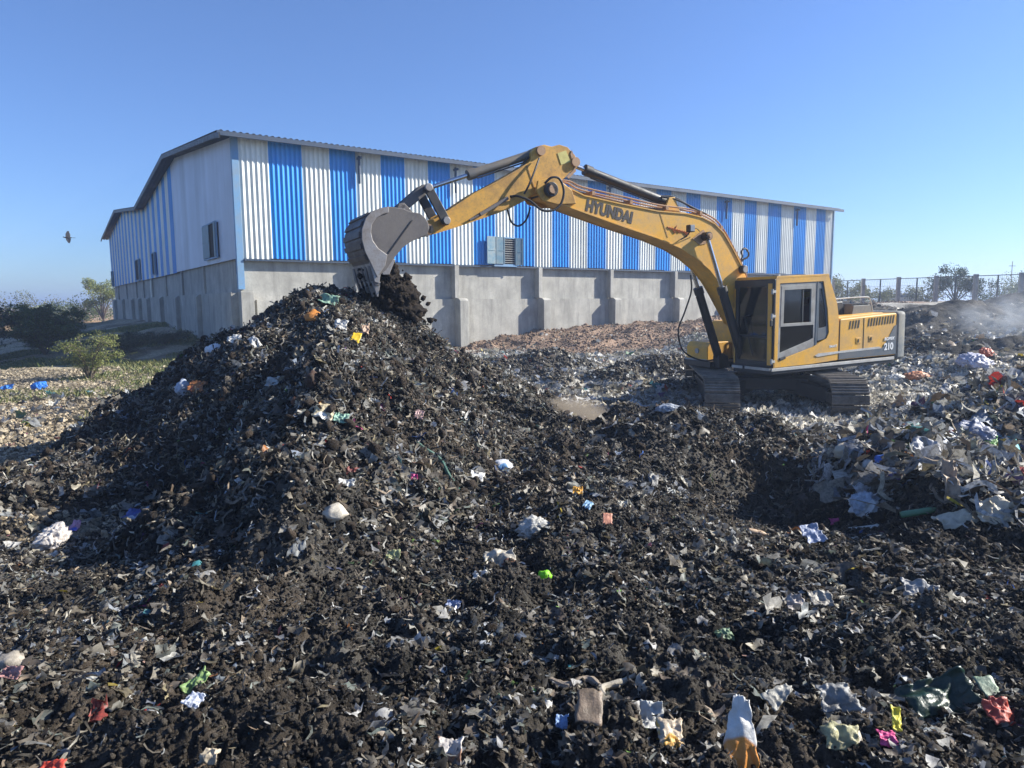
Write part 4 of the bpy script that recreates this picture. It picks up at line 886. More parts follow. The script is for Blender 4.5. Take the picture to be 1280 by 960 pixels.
place('film', lit, 'crum', X, Y, .04, .17, (.55, .37, .06, .03), M['litter'], .55, .15, 2.6)
X, Y = inpoly(40000, lambda x, y: onheap(x, y) & (y < 12.6), -8, .9, 5, 12.7)
place('strips', lit, 'strip', X, Y, .04, .24, (.88, .10, .02, .01), M['fibre'], .6, .12, 2.0)
X, Y = inpoly(2600, lambda x, y: onheap(x, y) & (y < 12.6), -8, .9, 5, 12.7)
place('lumps', lit, 'clod2', X, Y, .06, .17, None, M['clods'], .9, .2, dark=(.04, .031, .024))
# foreground and the low bank in front of the machine
fgl = empty('litter_in_foreground'); props(fgl, 'dense shredded waste, rags and clods covering the near ground', 'litter', kind='stuff')
nh = lambda x, y: ~onheap(x, y) & view(x, y) & (np.hypot(x, y) > 1.5)
nf = lambda x, y: nh(x, y) & (y > 1.2) & (y < 11-3.4*sst(-4.4, -5.4, x))
nohol = lambda x, y: ((x-2.9)/.95)**2+((y-7.3)/1.5)**2 > 1
for (a, b, nC, nF, nK, nS, nL, sc) in ((1.2, 4.2, 90000, 34000, 2600, 13000, 400, .42), (4.2, 7.2, 90000, 34000, 3600, 13000, 600, .58), (7.2, 11, 80000, 30000, 3800, 12000, 800, .76)):
    hw = .8*b+2.8; nC, nF, nK, nS, nL = (int(q*(hw/(.8*b+1.2))) for q in (nC, nF, nK, nS, nL))
    X, Y = inpoly(nC, nf, -hw, hw, a, b); place('clods', fgl, 'clod', X, Y, .02*sc, .09*sc, None, M['clods'], .9, .25, dark=(.058, .050, .041), p=3)
    X, Y = inpoly(nF, lambda x, y: nf(x, y) & patch(x, y, 1.2, 303, .45) & nohol(x, y), -hw, hw, a, b); place('scraps', fgl, 'flake', X, Y, .025*sc, .11*sc, (.62, .33, .04, .012), M['litter'], .5, .25, 2.2)
    X, Y = inpoly(nK, lambda x, y: nf(x, y) & nohol(x, y) & patch(x, y, .9, 304, .40), -hw, hw, a, b); place('film', fgl, 'crum', X, Y, .06*sc, .26*sc, (.55, .38, .06, .012), M['litter'], .45, .15, 2.4)
    X, Y = inpoly(nS, nf, -hw, hw, a, b); place('strips', fgl, 'strip', X, Y, .05*sc, .28*sc, (.84, .13, .03, .02), M['fibre'], .5, .12, 2.0)
    X, Y = inpoly(nL, nf, -hw, hw, a, b); place('lumps', fgl, 'clod2', X, Y, .06*sc, .20*sc, None, M['clods'], .9, .15, dark=(.045, .034, .025))
# right bank: larger bags and sheets, more blue and white
rbl = empty('litter_on_right_bank'); rbl_ = rbl; props(rbl, 'torn bags and plastic sheets heaped along the right bank', 'litter', kind='stuff')
rbf = lambda x, y: view(x, y) & (x > 3.35+.28*np.abs(y-7)+.8*(y > 8.9)) & (y > 4.2) & (y < 12)
X, Y = inpoly(34000, lambda x, y: rbf(x, y) & patch(x, y, 1.0, 305, .25), 3, 11, 4.2, 12); place('scraps', rbl, 'flake', X, Y, .03, .14, (.42, .30, .25, .03), M['litter'], .8, .3)
X, Y = inpoly(9500, lambda x, y: rbf(x, y) & patch(x, y, 1.0, 306, .28), 3, 11, 4.2, 12); place('film', rbl, 'crum', X, Y, .07, .32, (.30, .38, .28, .04), M['litter'], .7, .25, 2.4)
X, Y = inpoly(4000, rbf, 3, 11, 4.2, 12); place('strips', rbl, 'strip', X, Y, .12, .5, (.5, .35, .13, .04), M['fibre'], .7, .2)
# knots of string and fibre, and larger sheets half pressed into the soil
def knots(name, par, fn, x0, x1, y0, y1, n, k, lo, hi, wts, spread):
    cx, cy = inpoly(n*4, fn, x0, x1, y0, y1); cx, cy = cx[:n], cy[:n]; X = np.repeat(cx, k)+rng.normal(0, spread, len(cx)*k); Y = np.repeat(cy, k)+rng.normal(0, spread, len(cx)*k)
    place(name, par, 'strip', X, Y, lo, hi, wts, M['fibre'], .9, .25, 1.3)
knots('fibre_knots', fgl, nf, -8, 8, 2, 10.5, 90, 30, .04, .18, (.86, .12, .02, .0), .08)
knots('fibre_knots', lit, lambda x, y: onheap(x, y) & (y < 12), -7, .9, 6, 12, 60, 30, .05, .22, (.8, .18, .02, .0), .11)
knots('fibre_knots', rbl, rbf, 3.5, 11, 4.5, 11, 50, 30, .10, .45, (.3, .6, .09, .01), .16)
for (fn_, par_, q) in ((nf, fgl, (-8, 8, 1.6, 10.5)), (lambda x, y: onheap(x, y) & (y < 12), lit, (-7, .9, 6, 12)), (rbf, rbl, (3.5, 11, 4.5, 11))):
    nn_ = 520 if par_ is rbl else 260; X, Y = inpoly(2400, fn_, *q); X, Y = X[:nn_], Y[:nn_]; place('sheets', par_, 'crum', X, Y, .06, .24 if par_ is rbl else .17, (.44, .42, .135, .005), M['litter'], .35, .08, 2.0)
# the flat behind: pale trampled litter
mid = empty('litter_on_flat_ground'); mid_ = mid; props(mid, 'pale trampled litter spread over the flat ground around the excavator', 'litter', kind='stuff')
mf = lambda x, y: view(x, y) & ~onheap(x, y) & (y > 10) & (x > -1.5-.0*y)
def midc(x, y):
    z, d, r, l, wh, hh, dd, s = H(x, y, True); return mf(x, y) & (r < .35) & (dd > 1.0) & (d < .6)
X, Y = inpoly(130000, lambda x, y: midc(x, y) & patch(x, y, .55, 307, .28), -2, 24, 10, 36); place('scraps', mid, 'flake', X, Y, .06, .17, (.14, .80, .05, .01), M['litter'], .5, .2)
X, Y = inpoly(16000, lambda x, y: midc(x, y) & patch(x, y, .6, 308, .40), -2, 24, 10, 32); place('film', mid, 'crum', X, Y, .10, .34, (.18, .70, .10, .02), M['litter'], .45, .2)
X, Y = inpoly(22000, midc, -2, 22, 10, 27); place('clods', mid, 'clod', X, Y, .04, .15, None, M['clods'], .9, .2, dark=(.15, .13, .10))
X, Y = inpoly(30000, lambda x, y: midc(x, y) & (x > 4.6) & (y > 11), 4, 22, 11, 19); place('pale_scraps', mid, 'crum', X, Y, .07, .26, None, M['litter'], .5, .25, dark=(.56, .53, .46))
X, Y = inpoly(6000, lambda x, y: view(x, y), 13, 24, 22, 25); place('pale_scraps', mid, 'crum', X, Y, .12, .42, (.15, .78, .05, .02), M['litter'], .5, .25)
X, Y = inpoly(5000, lambda x, y: view(x, y) & (x > 9) & patch(x, y, .5, 311, .5), 9, 34, 19, 34); place('far_scraps', mid, 'flake', X, Y, .06, .22, (.75, .20, .04, .01), M['litter'], .5, .25)
def mdf(x, y):
    z, d, r, l, wh, hh, dd, s = H(x, y, True); return mf(x, y) & (d >= .55) & (dd > 1) & (y > 12)
X, Y = inpoly(60000, mdf, -2, 12, 12, 25); place('mound_clods', mid, 'clod', X, Y, .03, .13, None, M['clods'], .9, .2, dark=(.075, .066, .055))
X, Y = inpoly(22000, mdf, -2, 12, 12, 25); place('mound_scraps', mid, 'flake', X, Y, .05, .15, (.6, .36, .03, .01), M['litter'], .5, .2)
# soil lumps on the bank by the shed
bl = empty('soil_lumps_on_bank'); props(bl, 'loose reddish brown soil lumps on the bank along the shed wall', 'soil lumps', kind='stuff')
def bf(x, y):
    z, d, r, l, wh, hh, dd, s = H(x, y, True); return (r > .12) & view(x, y)
X, Y = inpoly(110000, bf, -4, 26, 20, 50); place('clods', bl, 'clod', X, Y, .03, .20, None, M['clods'], .9, .05, dark=(.23, .16, .115), p=6, var=(.6, 1.3))
X, Y = inpoly(9000, bf, -4, 26, 20, 50); place('scraps', bl, 'flake', X, Y, .06, .2, (.6, .38, .02, 0), M['litter'], .5, .1)
# left ground: leaf litter, straw
ll = empty('litter_on_left_ground'); props(ll, 'dry leaves, straw and scraps strewn over the sunlit ground at the left', 'litter', kind='stuff')
def lf(x, y):
    z, d, r, l, wh, hh, dd, s = H(x, y, True); return view(x, y) & (l > .5) & (hh < .1) & (y > 6.5)
X, Y = inpoly(90000, lf, -24, -3, 6.5, 27); place('scraps', ll, 'flake', X, Y, .03, .11, None, M['litter'], .5, .2, dark=(.38, .32, .225))
X, Y = inpoly(26000, lf, -18, -3, 6.5, 18); place('clods', ll, 'clod', X, Y, .03, .12, None, M['clods'], .9, .2, dark=(.32, .26, .18))
X, Y = inpoly(2000, lf, -18, -3, 6.5, 20); place('film', ll, 'crum', X, Y, .08, .3, (.35, .5, .1, .05), M['litter'], .5, .2)

# ------------------------------------------------------------------ vegetation
M['bark'] = worn('bark', (.11, .085, .06), (.06, .05, .04), .9, .6, 6)
M['leaf_green'] = leaf_mat('leaf_green', (.045, .075, .02), (.13, .17, .045)); M['leaf_dark'] = leaf_mat('leaf_dark', (.018, .032, .016), (.05, .08, .03)); M['leaf_olive'] = leaf_mat('leaf_olive', (.07, .085, .03), (.20, .20, .07)); M['leaf_yellow'] = leaf_mat('leaf_yellow', (.10, .13, .03), (.30, .32, .08))
M['grass'] = leaf_mat('grass_blade', (.07, .11, .025), (.28, .26, .10))
def leaves(name, P, size, mat, parent, shade, flat=0.0, asp=.5):
    n = len(P); R3 = rots(n, np.tile([[0, 0, 1.0]], (n, 1)), 1.6 if not flat else flat); q = np.array([[-.5, 0, 0], [0, -.5*asp, .05], [.5, 0, 0], [0, .5*asp, .05]])
    v = np.einsum('nij,vj->nvi', R3, q)*(size*rng.uniform(.6, 1.3, n))[:, None, None]+P[:, None, :]
    f = np.arange(n*4).reshape(n, 4); c = np.repeat(np.clip(shade+rng.normal(0, .18, n), 0, 1), 4)[:, None]*np.ones((1, 3))
    return mk(name, v.reshape(-1, 3), f, mat, parent, col=c)
def tree(name, label, x, y, h, wd, mat, n=5000, leaf=.16, trunk=.30, group=None, cat='tree', nclump=26, clump=.22, seed=1, bare=0.0, base=None):
    r = np.random.default_rng(seed); z0 = float(H(np.array([x]), np.array([y]))[0])-.05 if base is None else base
    t = empty(name, loc=(x, y, z0)); props(t, label, cat, group)
    m = MB(); top = h*trunk; nb = 7
    m.tube([(0, 0, 0), (.03*h, .01*h, top*.6), (.02*h, 0, top), (0, 0, h*.75)], [.035*h, .026*h, .02*h, .006*h], 8)
    tips = []
    for k in range(nb):
        a = 2*pi*k/nb+r.uniform(-.4, .4); e = r.uniform(.25, .95); L = wd*.5*r.uniform(.6, .98); zt = top+(h-top)*e*.9
        s = Vector((.02*h, 0, top*r.uniform(.6, 1.0))); p = Vector((cos(a)*L, sin(a)*L, zt)); mi = s.lerp(p, .5)+Vector((0, 0, .05*h))
        m.tube([s, mi, p], [.016*h, .010*h, .003*h], 6); tips.append(p)
        for j in range(3):
            q = mi.lerp(p, r.uniform(0, .8)); q2 = q+Vector((r.normal(0, .12)*wd, r.normal(0, .12)*wd, r.uniform(.02, .16)*h)); m.tube([q, q2], [.006*h, .002*h], 5); tips.append(q2)
    m.build('trunk', M['bark'], t)
    cl = [np.array(tips[k % len(tips)])+r.normal(0, .07*wd, 3) for k in range(nclump)]; P = []
    for k, c in enumerate(cl):
        d = r.normal(0, 1, (n//nclump, 3)); d /= np.linalg.norm(d, axis=1, keepdims=True); d *= (r.uniform(0, 1, (len(d), 1))**.45)*clump*wd*r.uniform(.55, 1.15); d[:, 2] *= .75; P.append(c+d)
    P = np.concatenate(P); P = P[P[:, 2] > .08*h]
    sh = .5+.5*(vn(P[:, 0]*2.3/wd*3+seed, P[:, 2]*2.3/wd*3, seed)-.5)
    leaves('crown', P, leaf, mat, t, sh); return t
def px_ground(px, py, tmin=1.5, tmax=300):
    d = CR*(px-640)/FPX+CU*(480-py)/FPX+CF; t = np.geomspace(tmin, tmax, 6000); P = EYE+d*t[:, None]
    g = P[:, 2]-zones(P[:, 0], P[:, 1])[0]; k = np.argmax(g < 0)
    return P[k] if g[k] < 0 else P[-1]
def at(px, Y):
    d = CR*(px-640)/FPX+CU*(480-375)/FPX+CF; return d[0]/d[1]*Y
# beyond the fence at the right
tree('roadside_tree', 'tall dark leafy tree rising above the fence', at(1193, 58), 58, 3.9, 3.4, M['leaf_dark'], 5200, .17, .2, seed=3, base=1.6, nclump=34)
tree('scrub_tree', 'olive round tree just right of the cab roof', at(1052, 62), 62, 3.3, 3.6, M['leaf_olive'], 3600, .18, .15, seed=4, base=1.4)
tree('scrub_tree', 'low pale green tree behind the left end of the fence', at(1098, 66), 66, 2.5, 3.4, M['leaf_olive'], 2200, .18, .12, seed=5, base=1.4)
tree('scrub_tree', 'small pale shrubby tree left of the tall dark tree', at(1152, 64), 64, 2.2, 2.8, M['leaf_olive'], 1800, .18, .12, seed=6, base=1.6)
tree('scrub_tree', 'wide thin-leaved tree between the last two fence posts', at(1238, 66), 66, 3.0, 5.4, M['leaf_green'], 2400, .18, .12, seed=8, base=1.6)
tree('scrub_tree', 'dark green tree cut by the right edge of the picture', at(1283, 70), 70, 3.2, 3.6, M['leaf_dark'], 2600, .18, .12, seed=9, base=1.6)
tree('scrub_tree', 'faint low grey-green tree behind the gap left of the middle fence post', at(1076, 84), 84, 2.6, 5, M['leaf_olive'], 2000, .22, .1, seed=10, base=1.4)
# left: hedge, small tree, thorn bushes
tree('small_tree', 'light green feathery tree beside the far corner of the shed', at(126, 96), 96, 6.6, 4.6, M['leaf_yellow'], 5200, .24, .12, seed=11, base=0)
for k, (px, Y, h, wd, lb) in enumerate(((100, 100, 3.6, 9, 'low olive bush directly left of the feathery tree'), (72, 106, 3.2, 9, 'low olive bush in the middle of the far hedge'), (45, 112, 3.2, 10, 'low olive bush at the left end of the far hedge'))):
    tree('hedge_bush', lb, at(px, Y), Y, h, wd, M['leaf_olive'] if k else M['leaf_green'], 3600, .28, .05, 'bushes of the far hedge', 'bush', seed=20+k, base=0, clump=.2)
def thorn(name, label, x, y, h, wd, mat, nb, seed, leafy=46, ls=.07, lean=(0, 0), group=None):
    """arching branches with rows of small leaflets"""
    r = np.random.default_rng(seed); z0 = float(H(np.array([x]), np.array([y]))[0])-.03; t = empty(name, loc=(x, y, z0)); props(t, label, 'bush', group)
    m = MB(); P = []
    for k in range(nb):
        a = r.uniform(0, 2*pi); L = wd*.5*r.uniform(.5, 1.05); hh = h*r.uniform(.45, 1.05); ax, ay = cos(a)*L+lean[0]*hh, sin(a)*L+lean[1]*hh
        pts = smooth_pts([(0, 0, 0), (ax*.30, ay*.30, hh*.62), (ax*.72, ay*.72, hh*.98), (ax*1.08, ay*1.08, hh*r.uniform(.72, 1.0))], 5)
        m.tube(pts, list(np.linspace(.018*h, .003*h, len(pts))), 5)
        for j in range(7):
            i = r.integers(3, len(pts)-1); q = pts[i]; e = q+Vector((r.normal(0, .13)*wd, r.normal(0, .13)*wd, r.uniform(-.04, .18)*h)); m.tube([q, e], [.006*h, .002*h], 4)
            u = r.uniform(0, 1, (leafy, 1)); P.append(np.array(q)[None]*(1-u)+np.array(e)[None]*u+r.normal(0, .028*wd, (leafy, 3))*np.array([1, 1, .5]))
        i = r.integers(4, len(pts), leafy*2); P.append(np.array([pts[q][:] for q in i])+r.normal(0, .03*wd, (leafy*2, 3))*np.array([1, 1, .5]))
    m.build('stem', M['bark'], t); P = np.concatenate(P); P = P[P[:, 2] > .03]
    leaves('foliage', P, ls, mat, t, np.full(len(P), .5), .9, .45); return t
for k, (x, y, h, wd, lb) in enumerate(((-27.0, 31, 3.2, 4.6, 'dark thorn bush at the left edge, tallest of the shaded thicket'), (-24.2, 31, 2.7, 4.2, 'dark thorn bush in the middle of the shaded thicket'), (-21.6, 32, 2.1, 3.4, 'thorn bush with sunlit tips at the right end of the thicket'), (-23.5, 28, 1.8, 4.4, 'low dark thorn bush in front of the shaded thicket'))):
    thorn('thorn_bush', lb, x, y, h, wd, M['leaf_dark'] if k != 2 else M['leaf_green'], 34, 40+k, 60, .13, group='thorn bushes of the left thicket')
p = px_ground(112, 474); thorn('thorn_bush', 'single feathery grey-green bush standing on the sunlit grass', p[0], p[1], 1.45, 2.3, M['leaf_yellow'], 22, 51, 34, .06, (.1, 0))
p = px_ground(205, 430); thorn('low_shrub', 'low dark shrub in the shade at the foot of the shed end wall', p[0], p[1], .6, 2.6, M['leaf_dark'], 18, 52, 30, .07)
p = px_ground(160, 440); thorn('low_shrub', 'small dark weed left of the shaded shrub by the shed', p[0], p[1], .8, 2.6, M['leaf_dark'], 18, 53, 40, .08)
# grass on the left ground, one mass
def gf(x, y): return (vn(x*.5, y*.5, 103)+.35*vn(x*2.2, y*2.2, 401) > .74) & view(x, y) & (x < -4.5) & ~onheap(x, y)
X, Y = inpoly(130000, gf, -34, -4.5, 13, 44); n = len(X); zg = H(X, Y)
hgt = rng.uniform(.03, .10, n)*(1+1.2*(vn(X*.9, Y*.9, 402) > .6)); a = rng.uniform(0, 2*pi, n); bw = .005+.0005*np.hypot(X, Y); lx, ly = rng.normal(0, .5, n)*hgt, rng.normal(0, .5, n)*hgt
b0 = np.stack([X-np.cos(a)*bw, Y-np.sin(a)*bw, zg-.02], -1); b1 = np.stack([X+np.cos(a)*bw, Y+np.sin(a)*bw, zg-.02], -1)
m1 = np.stack([X+lx*.4+np.cos(a)*bw*.8, Y+ly*.4+np.sin(a)*bw*.8, zg+hgt*.6], -1); tp = np.stack([X+lx, Y+ly, zg+hgt], -1)
gvv = np.stack([b0, b1, m1, tp], 1).reshape(-1, 3); gcc = np.repeat(rng.uniform(0, 1, n), 4)[:, None]*np.ones((1, 3))
g = mk('grass', gvv, np.arange(4*n).reshape(n, 4), M['grass'], col=gcc); props(g, 'patchy green and straw coloured grass and weeds on the left ground', 'grass', kind='stuff')

# ------------------------------------------------------------------ fence on the far right
M['post'] = worn('fence_concrete', (.32, .30, .28), (.12, .11, .10), .9, .6, 3); M['wire'] = plain('fence_iron', (.05, .05, .055), .6, .4)
fence = empty('fence', loc=(at(1123, 52), 52, 1.8)); props(fence, 'wire fence with grey concrete posts along the far edge of the tip', 'fence')
PT = [(1040, 57.5), (1078, 55), (1122, 52), (1169, 49.5), (1218, 47), (1275, 44.5), (1340, 42)]
pts3 = [(at(a, b), b) for a, b in PT]; ox, oy = fence.location.x, fence.location.y
for k, (x, y) in enumerate(pts3):
    m = MB(); m.box((x-ox, y-oy, .9), (.26, .22, 3.1)); m.prism([(-.13, 2.45), (.13, 2.45), (.04, 2.52), (-.04, 2.52)], -.11, .11) if 0 else None; m.build('post', M['post'], fence, bev=.02)
for k in range(len(pts3)-1):
    (x0, y0), (x1, y1) = pts3[k], pts3[k+1]; m = MB(); m.box(((x0+x1)/2-ox, (y0+y1)/2-oy, .8), (.07, .07, 3.1)); m.build('stake', M['wire'], fence)
    m = MB(); m.bar((x0-ox, y0-oy, 2.33), (x1-ox, y1-oy, 2.33), .05, .05)
    m.build('rail', M['wire'], fence); m = MB()
    for z in (.2, .6, 1.0, 1.4, 1.8): m.bar((x0-ox, y0-oy, z), (x1-ox, y1-oy, z), .012, .012)
    nd = 22
    for j in range(nd):
        for sgn in (0, 1):
            a, b = (j/nd, (j+3)/nd) if not sgn else ((j+3)/nd, j/nd)
            if max(a, b) > 1: continue
            m.bar((x0+(x1-x0)*a-ox, y0+(y1-y0)*a-oy, .1), (x0+(x1-x0)*b-ox, y0+(y1-y0)*b-oy, 2.3), .005, .005)
    m.build('mesh_wire', M['wire'], fence)
pole = empty('utility_pole', loc=(at(1262, 95), 95, 1.0)); props(pole, 'thin far utility pole with a crossarm behind the fence', 'utility pole')
m = MB(); m.cyl((0, 0, 0), (0, 0, 6.6), .08, 8, .05); m.build('mast', M['post'], pole); m = MB(); m.box((0, 0, 6.0), (.9, .06, .06)); m.build('crossarm', M['wire'], pole)
hut = empty('low_hut', loc=(at(1126, 90), 90, 1.0)); props(hut, 'small far grey hut seen through the fence', 'hut')
m = MB(); m.box((0, 0, .9), (3.4, 3, 1.9)); m.build('wall', M['post'], hut); m = MB(); m.prism([(-1.9, 1.86), (1.9, 1.86), (1.9, 1.95), (0, 2.4), (-1.9, 1.95)], -1.7, 1.7); m.build('roof', M['roof'], hut)

# ------------------------------------------------------------------ bird
bd = CR*(85-640)/FPX+CU*(480-297)/FPX+CF; bp = EYE+bd*26
bird = empty('bird', loc=tuple(bp)); props(bird, 'small dark bird flying with raised wings in the sky at the left', 'bird')
M['feather'] = plain('dark_feathers', (.02, .022, .03), .7)
v = IV3*np.array([.18, .045, .045]); v[:, 2] -= .0; hd = IV2*np.array([.035, .03, .03])+np.array([-.19, 0, .02]); tl = np.array([[.14, -.02, 0], [.14, .02, 0], [.34, .05, -.01], [.34, -.05, -.01]])
m = MB(); m.add(v, IF3.tolist()); m.add(hd, IF2.tolist()); m.add([(-.215, -.008, .02), (-.215, .008, .02), (-.215, 0, .03), (-.26, 0, .018)], [(0, 1, 2), (0, 3, 1), (1, 3, 2), (2, 3, 0)])
m.prism([(.13, -.02), (.33, -.055), (.30, 0), (.33, .055), (.13, .02)], -.006, .006, axes='xy'); m.build('body', M['feather'], bird, smooth=True)
for s in (1, -1):
    m = MB(); up = [(-.10, 0, .0), (.10, 0, .0), (.12, s*.10, .16 if s > 0 else -.10), (.06, s*.16, .36 if s > 0 else -.30), (-.02, s*.15, .34 if s > 0 else -.28), (-.10, s*.08, .18 if s > 0 else -.12)]
    m.add([(a, b, c) for a, b, c in up]+[(a, b+.008, c) for a, b, c in up], [(0, 1, 2, 3, 4, 5), (11, 10, 9, 8, 7, 6)]+[(i, i+6, (i+1) % 6+6, (i+1) % 6) for i in range(6)]); m.build('wing', M['feather'], bird)
bird.scale = (.72, .72, .72); bird.rotation_euler = (0, 0, .6)
# ------------------------------------------------------------------ single pieces of refuse that can be told apart
_mats = {}
def im2(c, c2, rough, amount, sc):
    m = item_mat('printed_refuse', c, rough, 0, (.06, .05, .035), amount); t = m.node_tree; b = t.nodes['Principled BSDF']; src = b.inputs['Base Color'].links[0].from_socket
    n = noise(t, coords(t, 'Object', (1, .6, .6)), sc, 2, .4); t.links.new(mixc(t, ramp(t, n, [(.53, 0.0), (.56, 1.0)]), src, c2), b.inputs['Base Color']); return m
def im(c, rough=.5, tr=.12, amount=.7, dirt=(.06, .05, .035)):
    k = (c, rough, tr, amount)
    if k not in _mats: _mats[k] = item_mat('refuse_surface', c, rough, tr, dirt, amount)
    return _mats[k]
def sheet(n, L, W, seed, curl=.5, crumple=.12):
    r = np.random.default_rng(seed); u, v = np.meshgrid(np.linspace(-.5, .5, n), np.linspace(-.5, .5, n), indexing='ij')
    P = np.stack([u*L, v*W, 0*u], -1).reshape(-1, 3); S = max(L, W); q = P/S; o = r.uniform(0, 40)
    q = q+.10*np.stack([vn(q[:, 0]*7+o, q[:, 1]*7, seed+30), vn(q[:, 0]*7, q[:, 1]*7+o, seed+31), 0*q[:, 2]], -1)
    P[:, 2] = S*(crumple*1.6*(vn(q[:, 0]*3+o, q[:, 1]*3, seed)-.5)+crumple*1.1*(.45-bil(q[:, 0]*4.5+o, q[:, 1]*4.5, seed+1))+crumple*.45*(.45-bil(q[:, 0]*9+o+q[:, 1]*4, q[:, 1]*5-q[:, 0]*3, seed+2))+crumple*.12*(.45-bil(q[:, 0]*17+o+q[:, 1]*9, q[:, 1]*8, seed+5)))
    a, b = r.normal(0, curl, 2); P[:, 2] += S*(a*q[:, 0]**2+b*q[:, 1]**2+.5*curl*q[:, 0]*q[:, 1])
    e = 1-.22*vn(q[:, 0]*5+o, q[:, 1]*5, seed+3)-.12*bil(q[:, 0]*9, q[:, 1]*9, seed+4); P[:, 0] *= e; P[:, 1] *= e
    i = np.arange(n*n).reshape(n, n); f = np.stack([i[:-1, :-1], i[1:, :-1], i[1:, 1:], i[:-1, 1:]], -1).reshape(-1, 4); return P, f
def bag(L, W, Hh, seed, rough=.5):
    v = IV5 if L > .22 else IV3; f = IF5 if L > .22 else IF3
    d = .55*rough*(.45-b3(v+seed, 1.5, seed))+.50*rough*(.45-b3(v+seed, 3.1, seed+3))+.32*rough*(.45-b3(v+seed, 7, seed+5))+.16*rough*(.45-b3(v+seed, 15, seed+7)); p = v*(1+d[:, None]); neck = np.clip(p[:, 0]-.45, 0, 1)
    p[:, 1] *= 1-.9*neck; p[:, 2] *= 1-.8*neck; return p*np.array([L/2, W/2, Hh/2]), f
def bottle(L, D):
    pr = [(-.5, 0), (-.5, .42), (-.44, .5), (-.10, .5), (-.06, .44), (0, .5), (.18, .5), (.32, .30), (.38, .16), (.46, .16), (.46, .19), (.5, .19), (.5, 0)]; n = 16; P = []; F = []
    for a, r in pr:
        for j in range(n): P.append((a*L, r*D*.6*cos(2*pi*j/n), r*D*.6*sin(2*pi*j/n)*(.75 if a < .2 else 1)))
    for k in range(len(pr)-1):
        for j in range(n): F.append((k*n+j, k*n+(j+1) % n, (k+1)*n+(j+1) % n, (k+1)*n+j))
    return np.array(P), np.array(F)
def item(name, label, cat, px, py, kind, wpx, hpx, c, seed=1, yaw=None, tilt=None, rough=.5, tr=.12, amount=.8, group=None, lift=.35, second=None):
    """laid on the ground where it lies in the photo, sized from how large it looks there; leans with the slope"""
    p = px_ground(px, py+hpx*.35); x, y = p[0], p[1]; d = np.hypot(x, y); z, nn, *_ = Hn(np.array([x]), np.array([y])); z = z[0]; nn = nn[0]
    W = wpx*d/FPX; Hh = hpx*d/FPX; r = np.random.default_rng(seed)
    if kind == 'sheet': P, f = sheet(21, W, Hh*1.25, seed, .30, .11); sm = False
    elif kind == 'standing': P, f = sheet(25, W, Hh, seed, .10, .045); P[:, 0] *= .28+.72*(.5-P[:, 1]/Hh)**.8; P[:, 0] += .10*W*(P[:, 1]/Hh); sm = True
    elif kind == 'flat': P, f = sheet(9, W, Hh*1.15, seed, .15, .04); sm = False
    elif kind == 'bag': P, f = bag(W, Hh*1.1, Hh*.62, seed, 1.15); sm = False
    elif kind == 'bottle': P, f = bottle(W, Hh); sm = True
    elif kind == 'lump': P, f = bag(W, Hh, Hh, seed, 1.1); P[:, 2] *= .9; sm = True
    up = nn*.55+np.array([0, -.75, .55]); up /= np.linalg.norm(up)        # faces partly up, partly out of the slope
    if tilt is not None: up = nn+np.array(tilt); up /= np.linalg.norm(up)
    yw = r.uniform(-.3, .3) if yaw is None else yaw
    ex_ = np.array([cos(yw), 0, -sin(yw)]); ex_ -= up*(ex_@up); ex_ /= np.linalg.norm(ex_); ey = np.cross(up, ex_)
    Rm = np.stack([ex_, ey, up], -1); P = P@Rm.T
    o = mk(name, P, f, im(c, rough, tr, amount), smooth=sm); o.location = (x, y, z+(.32 if kind in ('bag', 'lump') else .42)*Hh+.02); props(o, label, cat, group)
    if kind in ('sheet', 'flat', 'standing'):
        s = o.modifiers.new('thickness', 'SOLIDIFY'); s.thickness = .004
    if second:
        o.data.materials.clear(); o.data.materials.append(im2(c, second, rough, amount, 1.6/max(W, Hh)))
    if 0:
        P2 = P[:]*1; k = (vn(P2[:, 0]*60/W*.1+seed, P2[:, 2]*60/W*.1, seed+9) > .5)
        o.data.materials.append(im(second, rough, tr, amount)); kk = vn(np.array([sum(P[i][0] for i in q)/len(q) for q in f])*5/W+seed, np.array([sum(P[i][2] for i in q)/len(q) for q in f])*5/W, seed+9) > .58
        o.data.polygons.foreach_set('material_index', kk.astype(np.int32))
    return o
WH = (.62, .61, .57); CRM = (.52, .46, .34); BLW = (.45, .50, .58)
I = item
I('wrapper', 'yellow rectangular wrapper near the top of the dark heap', 'wrapper', 445, 428, 'flat', 13, 22, (.75, .50, .02), 1, .1, amount=.2)
I('wrapper', 'torn pale brown wrapper just right of the yellow one on the heap', 'wrapper', 457, 424, 'sheet', 11, 16, (.50, .33, .22), 2)
I('bag', 'small orange bag high on the left side of the heap top', 'bag', 391, 399, 'bag', 17, 12, (.70, .27, .05), 3, amount=.4)
I('film', 'pale green film lying across the summit of the heap', 'film', 411, 379, 'sheet', 26, 14, (.28, .45, .33), 4)
I('bag', 'white plastic bag just under the orange bag, flattened', 'bag', 427, 415, 'sheet', 18, 14, WH, 5)
I('bag', 'grey-white bag at the very peak of the heap against the wall', 'bag', 376, 358, 'sheet', 12, 11, (.45, .46, .44), 6)
I('bag', 'bright white bag on the left edge of the heap in front of the shaded ground', 'bag', 268, 436, 'bag', 19, 11, (.75, .77, .80), 7, amount=.3)
I('cardboard', 'long torn white cardboard strip right of the bright white bag', 'cardboard', 293, 434, 'sheet', 20, 12, WH, 8, .5, amount=.4)
I('cardboard', 'short white cardboard corner standing up on the left shoulder of the heap', 'cardboard', 318, 436, 'sheet', 11, 16, WH, 9, -.9, amount=.4)
